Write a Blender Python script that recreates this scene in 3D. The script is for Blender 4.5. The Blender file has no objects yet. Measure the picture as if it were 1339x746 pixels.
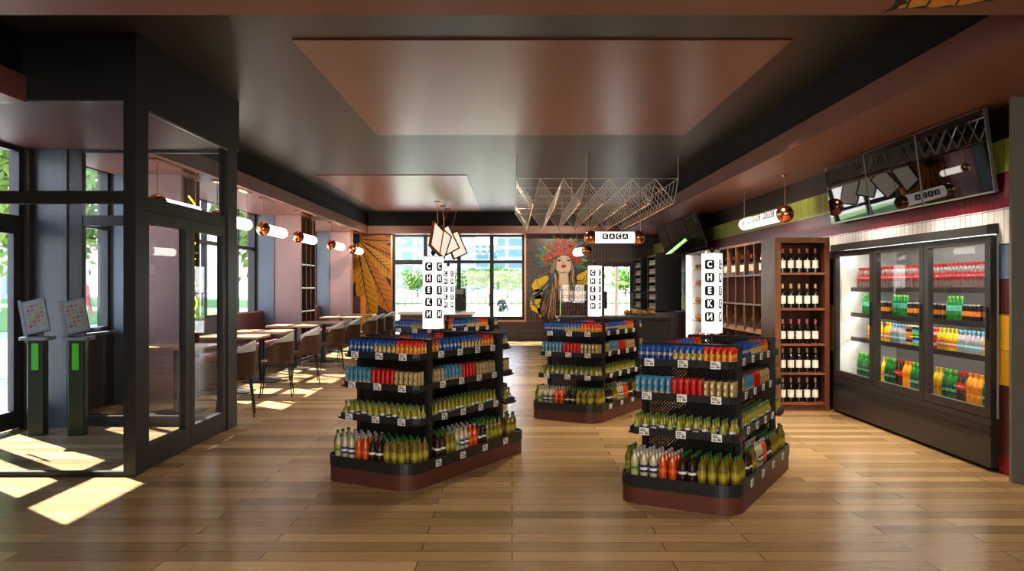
import bpy, math, random
from mathutils import Vector, Matrix
from mathutils.bvhtree import BVHTree
random.seed(7)
PI = math.pi
S = bpy.context.scene
COL = S.collection
R = math.radians

# ------------------------------------------------------------------ camera
cd = bpy.data.cameras.new('camera'); cam = bpy.data.objects.new('camera', cd); COL.objects.link(cam)
cam.location = (0, 0, 1.4); cam.rotation_euler = (R(90), 0, 0)
cd.sensor_width = 36; cd.lens = 1050 / 1339 * 36; cd.shift_y = 2 / 1339; cd.clip_end = 2000
S.camera = cam

# ------------------------------------------------------------------ materials
def _new(name):
    m = bpy.data.materials.new(name); m.use_nodes = True
    nt = m.node_tree; nt.nodes.clear()
    out = nt.nodes.new('ShaderNodeOutputMaterial')
    return m, nt, out
def N(nt, t, **k):
    n = nt.nodes.new(t)
    for a, v in k.items(): setattr(n, a, v)
    return n
def setin(n, **k):
    for a, v in k.items():
        i = n.inputs[a.replace('_', ' ')]
        i.default_value = v
def c4(c): return (c[0], c[1], c[2], 1)
def mat(name, col, rough=.5, metal=0, var=.12, scale=9, bump=0, emit=None, estr=0, coat=0, spec=.5):
    m, nt, out = _new(name)
    p = N(nt, 'ShaderNodeBsdfPrincipled')
    setin(p, Roughness=rough, Metallic=metal)
    p.inputs['Specular IOR Level'].default_value = spec
    if coat: p.inputs['Coat Weight'].default_value = coat; p.inputs['Coat Roughness'].default_value = .08
    tc = N(nt, 'ShaderNodeTexCoord'); nz = N(nt, 'ShaderNodeTexNoise'); setin(nz, Scale=scale, Detail=3.0)
    nt.links.new(tc.outputs['Object'], nz.inputs['Vector'])
    mx = N(nt, 'ShaderNodeMix', data_type='RGBA')
    mx.inputs[6].default_value = c4([x * (1 - var) for x in col]); mx.inputs[7].default_value = c4([min(1, x * (1 + var)) for x in col])
    nt.links.new(nz.outputs['Fac'], mx.inputs[0]); nt.links.new(mx.outputs[2], p.inputs['Base Color'])
    if bump:
        b = N(nt, 'ShaderNodeBump'); setin(b, Strength=bump, Distance=.01)
        nt.links.new(nz.outputs['Fac'], b.inputs['Height']); nt.links.new(b.outputs[0], p.inputs['Normal'])
    if emit:
        p.inputs['Emission Color'].default_value = c4(emit); p.inputs['Emission Strength'].default_value = estr
    nt.links.new(p.outputs[0], out.inputs[0])
    return m
def glass(name, tint=(1, 1, 1), refl=1.0):
    m, nt, out = _new(name)
    tr = N(nt, 'ShaderNodeBsdfTransparent'); tr.inputs[0].default_value = c4(tint)
    gl = N(nt, 'ShaderNodeBsdfGlossy'); setin(gl, Roughness=.01)
    fr = N(nt, 'ShaderNodeFresnel'); ge = N(nt, 'ShaderNodeNewGeometry')
    ir = N(nt, 'ShaderNodeMapRange'); ir.inputs[3].default_value = 1.42; ir.inputs[4].default_value = 1 / 1.42   # same reflectance on both faces of the pane
    nt.links.new(ge.outputs['Backfacing'], ir.inputs[0]); nt.links.new(ir.outputs[0], fr.inputs['IOR'])
    ml = N(nt, 'ShaderNodeMath', operation='MULTIPLY'); ml.inputs[1].default_value = refl
    mx = N(nt, 'ShaderNodeMixShader')
    nt.links.new(fr.outputs[0], ml.inputs[0]); nt.links.new(ml.outputs[0], mx.inputs[0])
    nt.links.new(tr.outputs[0], mx.inputs[1]); nt.links.new(gl.outputs[0], mx.inputs[2])
    nt.links.new(mx.outputs[0], out.inputs[0])
    return m
def plane_vec(nt, axes):
    tc = N(nt, 'ShaderNodeTexCoord'); sp = N(nt, 'ShaderNodeSeparateXYZ'); cb = N(nt, 'ShaderNodeCombineXYZ')
    nt.links.new(tc.outputs['Object'], sp.inputs[0])
    for k, a in enumerate(axes): nt.links.new(sp.outputs['XYZ'.index(a)], cb.inputs[k])
    return cb, sp
def brick(name, axes, c1, c2, mortar, w, h, msize, rough, offset=0, freq=2, bump=.15, grain=0, spec=.5):
    m, nt, out = _new(name)
    p = N(nt, 'ShaderNodeBsdfPrincipled'); setin(p, Roughness=rough); p.inputs['Specular IOR Level'].default_value = spec
    cb, sp = plane_vec(nt, axes)
    b = N(nt, 'ShaderNodeTexBrick', offset=offset, offset_frequency=freq, squash=1)
    setin(b, Color1=c4(c1), Color2=c4(c2), Mortar=c4(mortar), Scale=1.0, Bias=0.0)
    b.inputs['Mortar Size'].default_value = msize; b.inputs['Mortar Smooth'].default_value = .1
    b.inputs['Brick Width'].default_value = w; b.inputs['Row Height'].default_value = h
    nt.links.new(cb.outputs[0], b.inputs[0])
    colr = b.outputs['Color']
    if grain:
        mp = N(nt, 'ShaderNodeMapping'); mp.inputs['Scale'].default_value = (2.2, 34, 1)
        nz = N(nt, 'ShaderNodeTexNoise'); setin(nz, Scale=1.6, Detail=6.0, Roughness=.65)
        nt.links.new(cb.outputs[0], mp.inputs[0]); nt.links.new(mp.outputs[0], nz.inputs[0])
        rp = N(nt, 'ShaderNodeMapRange'); rp.inputs[1].default_value = .3; rp.inputs[2].default_value = .7; rp.inputs[3].default_value = 1 - grain; rp.inputs[4].default_value = 1 + grain
        nt.links.new(nz.outputs['Fac'], rp.inputs[0])
        mu = N(nt, 'ShaderNodeVectorMath', operation='SCALE')
        nt.links.new(colr, mu.inputs[0]); nt.links.new(rp.outputs[0], mu.inputs['Scale'])
        colr = mu.outputs[0]
    nt.links.new(colr, p.inputs['Base Color'])
    bp = N(nt, 'ShaderNodeBump', invert=True); setin(bp, Strength=bump, Distance=.004)
    nt.links.new(b.outputs['Fac'], bp.inputs['Height']); nt.links.new(bp.outputs[0], p.inputs['Normal'])
    nt.links.new(p.outputs[0], out.inputs[0])
    return m
def wood(name, c1, c2, axis='z', rough=.4, sc=1.0):
    m, nt, out = _new(name)
    p = N(nt, 'ShaderNodeBsdfPrincipled'); setin(p, Roughness=rough)
    tc = N(nt, 'ShaderNodeTexCoord'); mp = N(nt, 'ShaderNodeMapping')
    s = [26 * sc] * 3; s['xyz'.index(axis)] = 2.0 * sc
    mp.inputs['Scale'].default_value = s
    nz = N(nt, 'ShaderNodeTexNoise'); setin(nz, Scale=1.5, Detail=5.0, Distortion=.6)
    rp = N(nt, 'ShaderNodeValToRGB'); rp.color_ramp.elements[0].color = c4(c1); rp.color_ramp.elements[1].color = c4(c2)
    rp.color_ramp.elements[0].position = .3; rp.color_ramp.elements[1].position = .7
    nt.links.new(tc.outputs['Object'], mp.inputs[0]); nt.links.new(mp.outputs[0], nz.inputs[0]); nt.links.new(nz.outputs['Fac'], rp.inputs[0])
    nt.links.new(rp.outputs[0], p.inputs['Base Color']); nt.links.new(p.outputs[0], out.inputs[0])
    return m
def band_tiles():
    m, nt, out = _new('band_tiles')
    p = N(nt, 'ShaderNodeBsdfPrincipled'); setin(p, Roughness=.22)
    cb, sp = plane_vec(nt, 'YZX')
    ad = N(nt, 'ShaderNodeMath', operation='DIVIDE'); ad.inputs[1].default_value = 3.4
    nt.links.new(sp.outputs[2], ad.inputs[0])
    rp = N(nt, 'ShaderNodeValToRGB'); rp.color_ramp.interpolation = 'CONSTANT'
    bands = [(0, (.28, .012, .022)), (.133, (.085, .022, .014)), (.661, (.72, .40, .02)), (1.189, (.085, .022, .014)), (1.453, (.13, .19, .31)),
             (1.717, (.74, .73, .74)), (1.981, (.16, .010, .024)), (2.245, (.36, .41, .07)), (2.509, (.028, .020, .017))]
    e = rp.color_ramp.elements
    while len(e) < len(bands): e.new(.5)
    for k, (z, c) in enumerate(bands): e[k].position = z / 3.4; e[k].color = c4(c)
    nt.links.new(ad.outputs[0], rp.inputs[0])
    # offset so the rows meet the bands
    mp = N(nt, 'ShaderNodeMapping'); mp.inputs['Location'].default_value = (0, .264 - .133, 0)
    nt.links.new(cb.outputs[0], mp.inputs[0])
    b = N(nt, 'ShaderNodeTexBrick', offset=0); setin(b, Color1=(1, 1, 1, 1), Color2=(.8, .8, .8, 1), Mortar=(.05, .04, .04, 1), Scale=1.0)
    b.inputs['Mortar Size'].default_value = .0022; b.inputs['Brick Width'].default_value = .078; b.inputs['Row Height'].default_value = .264
    nt.links.new(mp.outputs[0], b.inputs[0])
    mu = N(nt, 'ShaderNodeMix', data_type='RGBA', blend_type='MULTIPLY'); mu.inputs[0].default_value = 1
    nt.links.new(rp.outputs[0], mu.inputs[6]); nt.links.new(b.outputs['Color'], mu.inputs[7]); nt.links.new(mu.outputs[2], p.inputs['Base Color'])
    bp = N(nt, 'ShaderNodeBump', invert=True); setin(bp, Strength=.3, Distance=.004)
    nt.links.new(b.outputs['Fac'], bp.inputs['Height']); nt.links.new(bp.outputs[0], p.inputs['Normal'])
    nt.links.new(p.outputs[0], out.inputs[0])
    return m
def perforated(name, axes, col=(.022, .022, .024)):
    m, nt, out = _new(name)
    p = N(nt, 'ShaderNodeBsdfPrincipled'); setin(p, Roughness=.45, Metallic=.3); p.inputs['Base Color'].default_value = c4(col)
    cb, sp = plane_vec(nt, axes)
    rot = N(nt, 'ShaderNodeMapping'); rot.inputs['Rotation'].default_value = (0, 0, R(45)); rot.inputs['Scale'].default_value = (62, 62, 0)
    nt.links.new(cb.outputs[0], rot.inputs[0])
    fr = N(nt, 'ShaderNodeVectorMath', operation='FRACTION'); nt.links.new(rot.outputs[0], fr.inputs[0])
    sb = N(nt, 'ShaderNodeVectorMath', operation='SUBTRACT'); sb.inputs[1].default_value = (.5, .5, 0); nt.links.new(fr.outputs[0], sb.inputs[0])
    ln = N(nt, 'ShaderNodeVectorMath', operation='LENGTH'); nt.links.new(sb.outputs[0], ln.inputs[0])
    lt = N(nt, 'ShaderNodeMath', operation='LESS_THAN'); lt.inputs[1].default_value = .31; nt.links.new(ln.outputs['Value'], lt.inputs[0])
    tr = N(nt, 'ShaderNodeBsdfTransparent'); mx = N(nt, 'ShaderNodeMixShader')
    nt.links.new(lt.outputs[0], mx.inputs[0]); nt.links.new(p.outputs[0], mx.inputs[1]); nt.links.new(tr.outputs[0], mx.inputs[2])
    nt.links.new(mx.outputs[0], out.inputs[0])
    return m
def tower_mat(name, c1, c2, w, h):
    m, nt, out = _new(name)
    p = N(nt, 'ShaderNodeBsdfPrincipled'); setin(p, Roughness=.4)
    tc = N(nt, 'ShaderNodeTexCoord'); sp = N(nt, 'ShaderNodeSeparateXYZ'); cb = N(nt, 'ShaderNodeCombineXYZ')
    ad = N(nt, 'ShaderNodeMath', operation='ADD')
    nt.links.new(tc.outputs['Object'], sp.inputs[0]); nt.links.new(sp.outputs[0], ad.inputs[0]); nt.links.new(sp.outputs[1], ad.inputs[1])
    nt.links.new(ad.outputs[0], cb.inputs[0]); nt.links.new(sp.outputs[2], cb.inputs[1])
    b = N(nt, 'ShaderNodeTexBrick', offset=0); setin(b, Color1=c4(c1), Color2=c4([x * .8 for x in c1]), Mortar=c4(c2), Scale=1.0)
    b.inputs['Mortar Size'].default_value = h * .16; b.inputs['Brick Width'].default_value = w; b.inputs['Row Height'].default_value = h
    nt.links.new(cb.outputs[0], b.inputs[0]); nt.links.new(b.outputs['Color'], p.inputs['Base Color'])
    nt.links.new(p.outputs[0], out.inputs[0])
    return m

M = {}
M['floor'] = brick('oak_floor', 'XYZ', (.255, .165, .078), (.49, .335, .170), (.085, .05, .025), 1.3, .152, .0027, .25, offset=.37, freq=2, bump=.25, grain=.22)
M['ceil'] = mat('ceiling_paint', (.058, .057, .051), .40, var=.05, scale=2)
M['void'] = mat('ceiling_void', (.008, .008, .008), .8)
M['soffit'] = mat('soffit_paint', (.24, .105, .08), .45, var=.05, scale=3)
M['copperpanel'] = mat('ceiling_panel_paint', (.255, .112, .082), .34, var=.05, scale=2)
M['vestceil'] = mat('vestibule_ceiling_paint', (.09, .036, .030), .5)
M['plaster'] = mat('pink_plaster', (.40, .255, .245), .6, var=.05, scale=4, bump=.05)
M['tilewall'] = brick('brown_tile', 'XZY', (.050, .030, .024), (.062, .038, .030), (.26, .21, .19), .078, .264, .0022, .25, bump=.2)
M['bluetile'] = brick('blue_tile', 'XZY', (.055, .075, .10), (.065, .085, .11), (.03, .035, .04), .10, .264, .002, .3)
M['reveal'] = mat('reveal_grey', (.16, .19, .23), .5)
M['wallpaint'] = mat('wall_paint', (.06, .05, .045), .6)
M['band'] = band_tiles()
M['greypil'] = mat('grey_pillar_paint', (.155, .155, .13), .6, var=.08)
M['darkframe'] = mat('dark_frame', (.022, .023, .025), .38, var=.1)
M['frameb'] = mat('window_frame', (.030, .032, .035), .4)
M['glass'] = glass('window_glass')
M['glass2'] = glass('vestibule_glass', (.93, .95, .96), .7)
M['fglass'] = glass('fridge_glass', (.97, .98, .98), .42)
M['black'] = mat('black_metal', (.016, .016, .017), .4, var=.15)
M['shelfmetal'] = mat('shelf_metal', (.030, .031, .034), .38, metal=.2, var=.1)
M['plinth'] = mat('plinth_brown', (.115, .040, .030), .45, var=.06)
M['perfy'] = perforated('perforated_spine', 'YZX')
M['perfx'] = perforated('perforated_end', 'XZY')
M['copper'] = mat('copper', (.72, .33, .19), .17, metal=1, var=.08)
M['copperdark'] = mat('copper_rod', (.55, .25, .14), .28, metal=1, var=.1)
M['steelwire'] = mat('steel_wire', (.80, .72, .64), .35, metal=1, var=.05)
M['lamp'] = mat('lamp_glass', (.9, .88, .84), .3, emit=(1, .93, .84), estr=3.2, var=0)
M['signw'] = mat('lit_sign_white', (.9, .9, .9), .4, emit=(1, .98, .95), estr=.8, var=0)
M['ink'] = mat('black_ink', (.008, .008, .008), .5)
M['letw'] = mat('letter_white', (.9, .9, .9), .4, emit=(1, .98, .95), estr=.5, var=0)
M['white'] = mat('white_paint', (.78, .77, .75), .5, var=.03)
M['whiteboard'] = mat('cream_board', (.80, .72, .60), .4, var=.05, emit=(1, .9, .75), estr=.45)  # faint glow added to lighten the backlit board faces
M['tag'] = mat('price_tag', (.80, .80, .79), .5, var=.04)
M['taggrey'] = mat('tag_print', (.16, .16, .17), .6)
M['wine_wood'] = wood('red_wood', (.085, .028, .014), (.17, .062, .030), 'z')
M['wine_woodh'] = wood('red_wood_shelf', (.16, .058, .026), (.27, .11, .05), 'x')
M['rackwood'] = wood('rack_wood', (.10, .042, .020), (.20, .095, .045), 'z')
M['binwood'] = wood('bin_wood', (.17, .085, .038), (.27, .145, .07), 'y')
M['slatred'] = brick('rack_back', 'YZX', (.075, .020, .014), (.055, .014, .010), (.02, .006, .005), .10, 4, .006, .75, spec=.2)
M['tablewood'] = wood('table_wood', (.40, .235, .13), (.58, .37, .22), 'x', rough=.3)
M['bench'] = mat('bench_leather', (.17, .052, .042), .45, var=.1, bump=.05)
M['benchbase'] = mat('bench_base', (.05, .035, .03), .5)
M['chairb'] = mat('chair_brown', (.085, .046, .029), .45, var=.1)
M['chairw'] = mat('chair_white', (.62, .63, .63), .55, var=.04)
M['orange'] = mat('amber_back', (.75, .31, .05), .5, var=.2)
M['neon'] = mat('yellow_neon', (.9, .7, .05), .4, emit=(1, .72, .03), estr=3.0, var=0)
M['screen'] = mat('screen_black', (.004, .004, .005), .018, var=0)
M['screenrim'] = mat('screen_rim', (.30, .29, .28), .3, metal=.8)
M['fridgeb'] = mat('fridge_black', (.030, .029, .029), .36, var=.08)
M['fridgew'] = mat('fridge_lining', (.80, .79, .76), .5, var=.02)
M['fridgelight'] = mat('fridge_tube', (1, 1, 1), .5, emit=(1, .96, .9), estr=17, var=0)
M['steel'] = mat('brushed_steel', (.20, .195, .185), .38, metal=.7, var=.1)
M['green'] = mat('kiosk_green', (.006, .022, .009), .4)
M['greenlit'] = mat('kiosk_strip', (.04, .30, .02), .5, emit=(.10, .55, .05), estr=.08, var=.05)
M['kiosk'] = mat('kiosk_grey', (.22, .22, .23), .5)
M['kioskscreen'] = mat('kiosk_screen', (.26, .27, .29), .4)
M['grass'] = mat('lawn', (.16, .28, .06), .9, var=.4, scale=2)
M['ground'] = mat('plaza_stone', (.50, .48, .45), .8, var=.1, scale=1)
M['bark'] = mat('bark', (.22, .17, .12), .8, var=.3)
M['leaf1'] = mat('leaf_green', (.17, .27, .07), .6, var=.5, scale=1.2)
M['leaf2'] = mat('leaf_lime', (.20, .31, .06), .6, var=.4, scale=1.2)
M['fence'] = mat('fence_iron', (.10, .09, .08), .6)
M['terr'] = tower_mat('terrace_facade', (.14, .15, .17), (.62, .58, .55), 2.2, 3.2)
M['skin'] = mat('skin', (.55, .33, .24), .6)
M['cloth1'] = mat('dark_cloth', (.05, .05, .06), .8)
M['cloth2'] = mat('pink_cloth', (.6, .16, .13), .8)

# ------------------------------------------------------------------ mesh builder
class MB:
    def __init__(s): s.v = []; s.f = []; s.m = []; s.sm = []
    def add(s, vs, fs, m=0, smooth=False):
        o = len(s.v); s.v += [tuple(v) for v in vs]
        for f in fs: s.f.append([i + o for i in f]); s.m.append(m); s.sm.append(smooth)
        return s
    def box(s, x0, x1, y0, y1, z0, z1, m=0):
        vs = [(x0, y0, z0), (x1, y0, z0), (x1, y1, z0), (x0, y1, z0), (x0, y0, z1), (x1, y0, z1), (x1, y1, z1), (x0, y1, z1)]
        return s.add(vs, [(0, 3, 2, 1), (4, 5, 6, 7), (0, 1, 5, 4), (1, 2, 6, 5), (2, 3, 7, 6), (3, 0, 4, 7)], m)
    def obox(s, c, size, rot, m=0):
        hx, hy, hz = [a / 2 for a in size]; c = Vector(c)
        vs = [c + rot @ Vector(p) for p in ((-hx, -hy, -hz), (hx, -hy, -hz), (hx, hy, -hz), (-hx, hy, -hz), (-hx, -hy, hz), (hx, -hy, hz), (hx, hy, hz), (-hx, hy, hz))]
        return s.add(vs, [(0, 3, 2, 1), (4, 5, 6, 7), (0, 1, 5, 4), (1, 2, 6, 5), (2, 3, 7, 6), (3, 0, 4, 7)], m)
    def tube(s, p0, p1, r, n=8, m=0, r1=None):
        p0 = Vector(p0); p1 = Vector(p1); d = (p1 - p0).normalized(); r1 = r if r1 is None else r1
        a = d.orthogonal().normalized(); b = d.cross(a)
        vs = []
        for p, rr in ((p0, r), (p1, r1)):
            for k in range(n):
                t = 2 * PI * k / n; vs.append(p + (a * math.cos(t) + b * math.sin(t)) * rr)
        fs = [(k, (k + 1) % n, n + (k + 1) % n, n + k) for k in range(n)]
        s.add(vs, fs, m, True)
        return s.add([vs[k] for k in range(n)][::-1], [tuple(range(n))], m).add(vs[n:], [tuple(range(n))], m)
    def path(s, pts, r, n=6, m=0):
        for a, b in zip(pts, pts[1:]): s.tube(a, b, r, n, m)
        return s
    def lathe(s, prof, n=12, ms=0, c=(0, 0, 0), M3=None, smooth=True, cap=True):
        vs = []; c = Vector(c)
        for r, z in prof:
            for k in range(n):
                t = 2 * PI * k / n; p = Vector((r * math.cos(t), r * math.sin(t), z))
                if M3: p = M3 @ p
                vs.append(c + p)
        for i in range(len(prof) - 1):
            mi = ms[i] if isinstance(ms, (list, tuple)) else ms
            base = i * n
            sub = [vs[base + k] for k in range(2 * n)]
            s.add(sub, [(k, (k + 1) % n, n + (k + 1) % n, n + k) for k in range(n)], mi, smooth)
        if cap:
            m0 = ms[0] if isinstance(ms, (list, tuple)) else ms; m1 = ms[-1] if isinstance(ms, (list, tuple)) else ms
            s.add(vs[:n][::-1], [tuple(range(n))], m0); s.add(vs[-n:], [tuple(range(n))], m1)
        return s
    def sphere(s, c, r, n=16, m=0, sq=(1, 1, 1)):
        c = Vector(c); k = n // 2; vs = []
        for i in range(k + 1):
            a = PI * i / k
            for j in range(n):
                b = 2 * PI * j / n
                vs.append(c + Vector((r * sq[0] * math.sin(a) * math.cos(b), r * sq[1] * math.sin(a) * math.sin(b), -r * sq[2] * math.cos(a))))
        fs = [(i * n + j, i * n + (j + 1) % n, (i + 1) * n + (j + 1) % n, (i + 1) * n + j) for i in range(k) for j in range(n)]
        return s.add(vs, fs, m, True)
    def prism(s, poly, z0, z1, m=0, mt=None, smooth=False):
        n = len(poly); vs = [(x, y, z0) for x, y in poly] + [(x, y, z1) for x, y in poly]
        s.add(vs, [(k, (k + 1) % n, n + (k + 1) % n, n + k) for k in range(n)], m, smooth)
        s.add(vs[:n], [tuple(reversed(range(n)))], m)
        return s.add(vs[n:], [tuple(range(n))], m if mt is None else mt)
    def poly(s, pts, m=0): return s.add(pts, [tuple(range(len(pts)))], m)
    def build(s, name, mats, parent=None, loc=None):
        me = bpy.data.meshes.new(name); me.from_pydata(s.v, [], s.f); me.update()
        for a in (mats if isinstance(mats, (list, tuple)) else [mats]): me.materials.append(a)
        me.polygons.foreach_set('material_index', s.m); me.polygons.foreach_set('use_smooth', s.sm)
        o = bpy.data.objects.new(name, me); COL.objects.link(o)
        if parent: o.parent = parent
        if loc: o.location = loc
        return o
def rpoly(hx, hy, r, n=6, cx=0, cy=0):
    pts = []
    for sx, sy, a0 in ((1, 1, 0), (-1, 1, 90), (-1, -1, 180), (1, -1, 270)):
        for k in range(n + 1):
            a = R(a0 + 90 * k / n); pts.append((cx + sx * (hx - r) + r * math.cos(a), cy + sy * (hy - r) + r * math.sin(a)))
    return pts
def tag(o, label, cat, group=None):
    o['label'] = label; o['category'] = cat
    if group: o['group'] = group
    return o
def thing(name, label, cat, loc=(0, 0, 0), rz=0, group=None):
    o = bpy.data.objects.new(name, None); COL.objects.link(o); o.location = loc; o.rotation_euler = (0, 0, rz); o.empty_display_size = .1
    return tag(o, label, cat, group)
def struct(o): o['kind'] = 'structure'; return o
def sempty(name, loc=(0, 0, 0)):
    o = bpy.data.objects.new(name, None); COL.objects.link(o); o.location = loc; o['kind'] = 'structure'; return o
def copy_tree(o, parent=None):
    c = o.copy(); COL.objects.link(c); c.parent = parent
    for ch in list(o.children): copy_tree(ch, c)
    return c
ORD = 'first second third fourth fifth sixth seventh eighth ninth tenth eleventh twelfth thirteenth fourteenth fifteenth sixteenth seventeenth eighteenth nineteenth twentieth'.split()
def ordw(k):
    if k < 20: return ORD[k]
    t = ['twenty', 'thirty', 'forty', 'fifty'][(k + 1) // 10 - 2]
    u = (k + 1) % 10
    return {'twenty': 'twentieth', 'thirty': 'thirtieth', 'forty': 'fortieth', 'fifty': 'fiftieth'}[t] if u == 0 else t + '-' + ORD[u - 1]
def px(x, y, D): return Vector(((x - 670) / 1050 * D, D, 1.4 + (375 - y) / 1050 * D))
_tc = {}
def text_obj(s, size, material, name, parent=None, loc=(0, 0, 0), rot=(0, 0, 0), off=0.0, sx=1, extr=.0008):
    key = (s, size, off, extr)
    if key not in _tc:
        cu = bpy.data.curves.new('lettering', 'FONT'); cu.body = s; cu.size = size; cu.align_x = 'CENTER'; cu.align_y = 'CENTER'; cu.offset = off; cu.extrude = extr
        cu.resolution_u = 3
        t = bpy.data.objects.new('tmp', cu); COL.objects.link(t); bpy.context.view_layer.update()
        me = bpy.data.meshes.new_from_object(t.evaluated_get(bpy.context.evaluated_depsgraph_get()))
        bpy.data.objects.remove(t); me.materials.clear(); me.materials.append(material)
        _tc[key] = me
    o = bpy.data.objects.new(name, _tc[key]); COL.objects.link(o); o.parent = parent; o.location = loc; o.rotation_euler = rot; o.scale = (sx, 1, 1)
    return o

# ------------------------------------------------------------------ room shell
CZ, SZ, ST = 3.285, 2.76, 2.955      # ceiling, soffit bottom, soffit top
XL, XR, YB, YF = -4.8, 3.70, -3.0, 21.0
struct(MB().box(-5.0, 4.6, YB - .2, YF + .2, -.15, 0).build('floor', M['floor']))
struct(MB().box(-5.1, 4.7, YB - .2, YF + .25, CZ, CZ + .2).build('ceiling', M['ceil']))
# raised copper coloured panels on the ceiling
struct(MB().box(-1.67, 2.13, 6.10, 9.90, CZ - .012, CZ).build('trim_1', M['copperpanel']))
struct(MB().box(-3.30, -.76, 13.5, 19.8, CZ - .012, CZ).build('trim_2', M['copperpanel']))
# dropped soffits, with a black recess above them
def soffit(n, x0, x1, y0, y1, ix0=0, ix1=0, iy0=0, iy1=0):
    struct(MB().box(x0, x1, y0, y1, SZ, ST).build('trim_%d' % n, M['soffit']))
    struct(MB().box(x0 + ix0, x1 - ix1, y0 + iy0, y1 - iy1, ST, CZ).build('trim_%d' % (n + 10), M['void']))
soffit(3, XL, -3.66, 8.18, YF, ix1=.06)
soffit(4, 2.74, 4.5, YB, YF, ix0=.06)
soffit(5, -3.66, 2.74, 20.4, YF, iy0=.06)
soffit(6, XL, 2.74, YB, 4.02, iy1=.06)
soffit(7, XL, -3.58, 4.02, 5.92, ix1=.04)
# walls
wl = MB()
wl.box(XL - .2, XL, YB, 6.5, 0, CZ); wl.box(XL - .2, XL, 6.5, 7.98, 2.78, CZ); wl.box(XL - .2, XL, 7.98, 8.45, 0, CZ)
for y0, y1 in ((8.45, 9.68), (10.3, 15.18), (16.35, 19.78)):
    wl.box(XL - .2, XL, y0, y1, 0, .88); wl.box(XL - .2, XL, y0, y1, 2.79, CZ)
for y0, y1 in ((9.68, 10.3), (15.18, 16.35), (19.78, YF + .2)): wl.box(XL - .2, XL, y0, y1, 0, CZ)
struct(wl.build('wall_left', M['wallpaint']))
WX0, WX1, WZ0 = -3.12, .32, .54      # far window
DX0, DX1, DZ1 = 2.34, 3.17, 2.02     # far door
wb = MB()
wb.box(XL, WX0, YF, YF + .2, 0, CZ); wb.box(WX1, DX0, YF, YF + .2, 0, CZ); wb.box(DX1, 4.5, YF, YF + .2, 0, CZ)
wb.box(-2.32, WX1, YF, YF + .2, 0, WZ0); wb.box(WX0, WX1, YF, YF + .2, SZ, CZ); wb.box(DX0, DX1, YF, YF + .2, DZ1, CZ)
struct(wb.build('wall_back', M['tilewall']))
wr = MB()
wr.box(XR - .02, 4.45, 5.775, 6.07, 0, CZ); wr.box(XR, 4.45, 6.07, 9.06, 1.885, CZ); wr.box(XR, 4.45, 9.06, YF, 0, CZ); wr.box(4.38, 4.45, 6.07, 9.06, 0, 1.885)
struct(wr.build('wall_right', M['band']))
struct(MB().box(3.575, 4.45, 5.745, 5.775, 0, SZ).build('pillar', M['greypil']))
struct(MB().box(4.3, 4.45, YB, 5.745, 0, CZ).build('wall_side', M['wallpaint']))
struct(MB().box(-5, 4.5, YB - .15, YB, 0, CZ).build('wall_front', M['wallpaint']))
struct(MB().box(WX1, DX0, YF - .02, YF, 0, .06).box(XL, WX0, YF - .02, YF, 0, .06).build('baseboard_back', M['wallpaint']))
# pillars along the window side; the first two carry a shelf on their room side
struct(MB().box(-4.5, -4.0, 9.70, 9.76, 0, SZ).box(-4.5, -4.28, 9.76, 10.3, 0, SZ).build('pillar', M['plaster']))
struct(MB().box(XL, -4.5, 9.68, 10.3, 0, SZ).build('trim_20', M['reveal']))
struct(MB().box(-4.5, -4.0, 15.2, 15.26, 0, SZ).box(-4.5, -4.3, 15.26, 16.35, 0, SZ).build('pillar', M['plaster']))
struct(MB().box(XL, -4.5, 15.18, 16.35, 0, SZ).build('trim_21', M['reveal']))
struct(MB().box(-4.5, -3.99, 19.8, 20.15, 0, SZ).build('pillar', M['plaster']))
struct(MB().box(XL, -4.5, 19.78, 20.15, 0, SZ).build('trim_22', M['reveal']))

# ------------------------------------------------------------------ windows
def wall_window(n, y0, y1, z0, mulls, bar=2.11):
    e = sempty('window_%d' % n)
    f = MB(); x0, x1 = XL - .13, XL - .05; t = .05
    f.box(x0, x1, y0, y0 + t, z0, 2.79).box(x0, x1, y1 - t, y1, z0, 2.79).box(x0, x1, y0 + t, y1 - t, z0, z0 + t).box(x0, x1, y0 + t, y1 - t, 2.76, 2.79)
    ys = [y0 + t] + mulls + [y1 - t]
    for m in mulls: f.box(x0, x1, m - .028, m + .028, z0 + t, 2.76)
    for a, b in zip(ys, ys[1:]): f.box(x0, x1, a + (.028 if a in mulls else 0), b - (.028 if b in mulls else 0), bar - .03, bar + .03)
    f.build('window_frame', M['frameb'], e)
    MB().box(XL - .095, XL - .085, y0 + t, y1 - t, z0 + t, 2.76).build('window_glass', M['glass'], e)
    MB().box(XL - .04, XL + .05, y0, y1, z0 - .03, z0).build('window_sill', M['reveal'], e)
wall_window(1, 8.45, 9.68, .88, [9.05])
wall_window(2, 10.3, 15.18, .88, [11.5, 12.75, 14.25])
wall_window(3, 16.35, 19.78, .88, [18.1])
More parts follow.
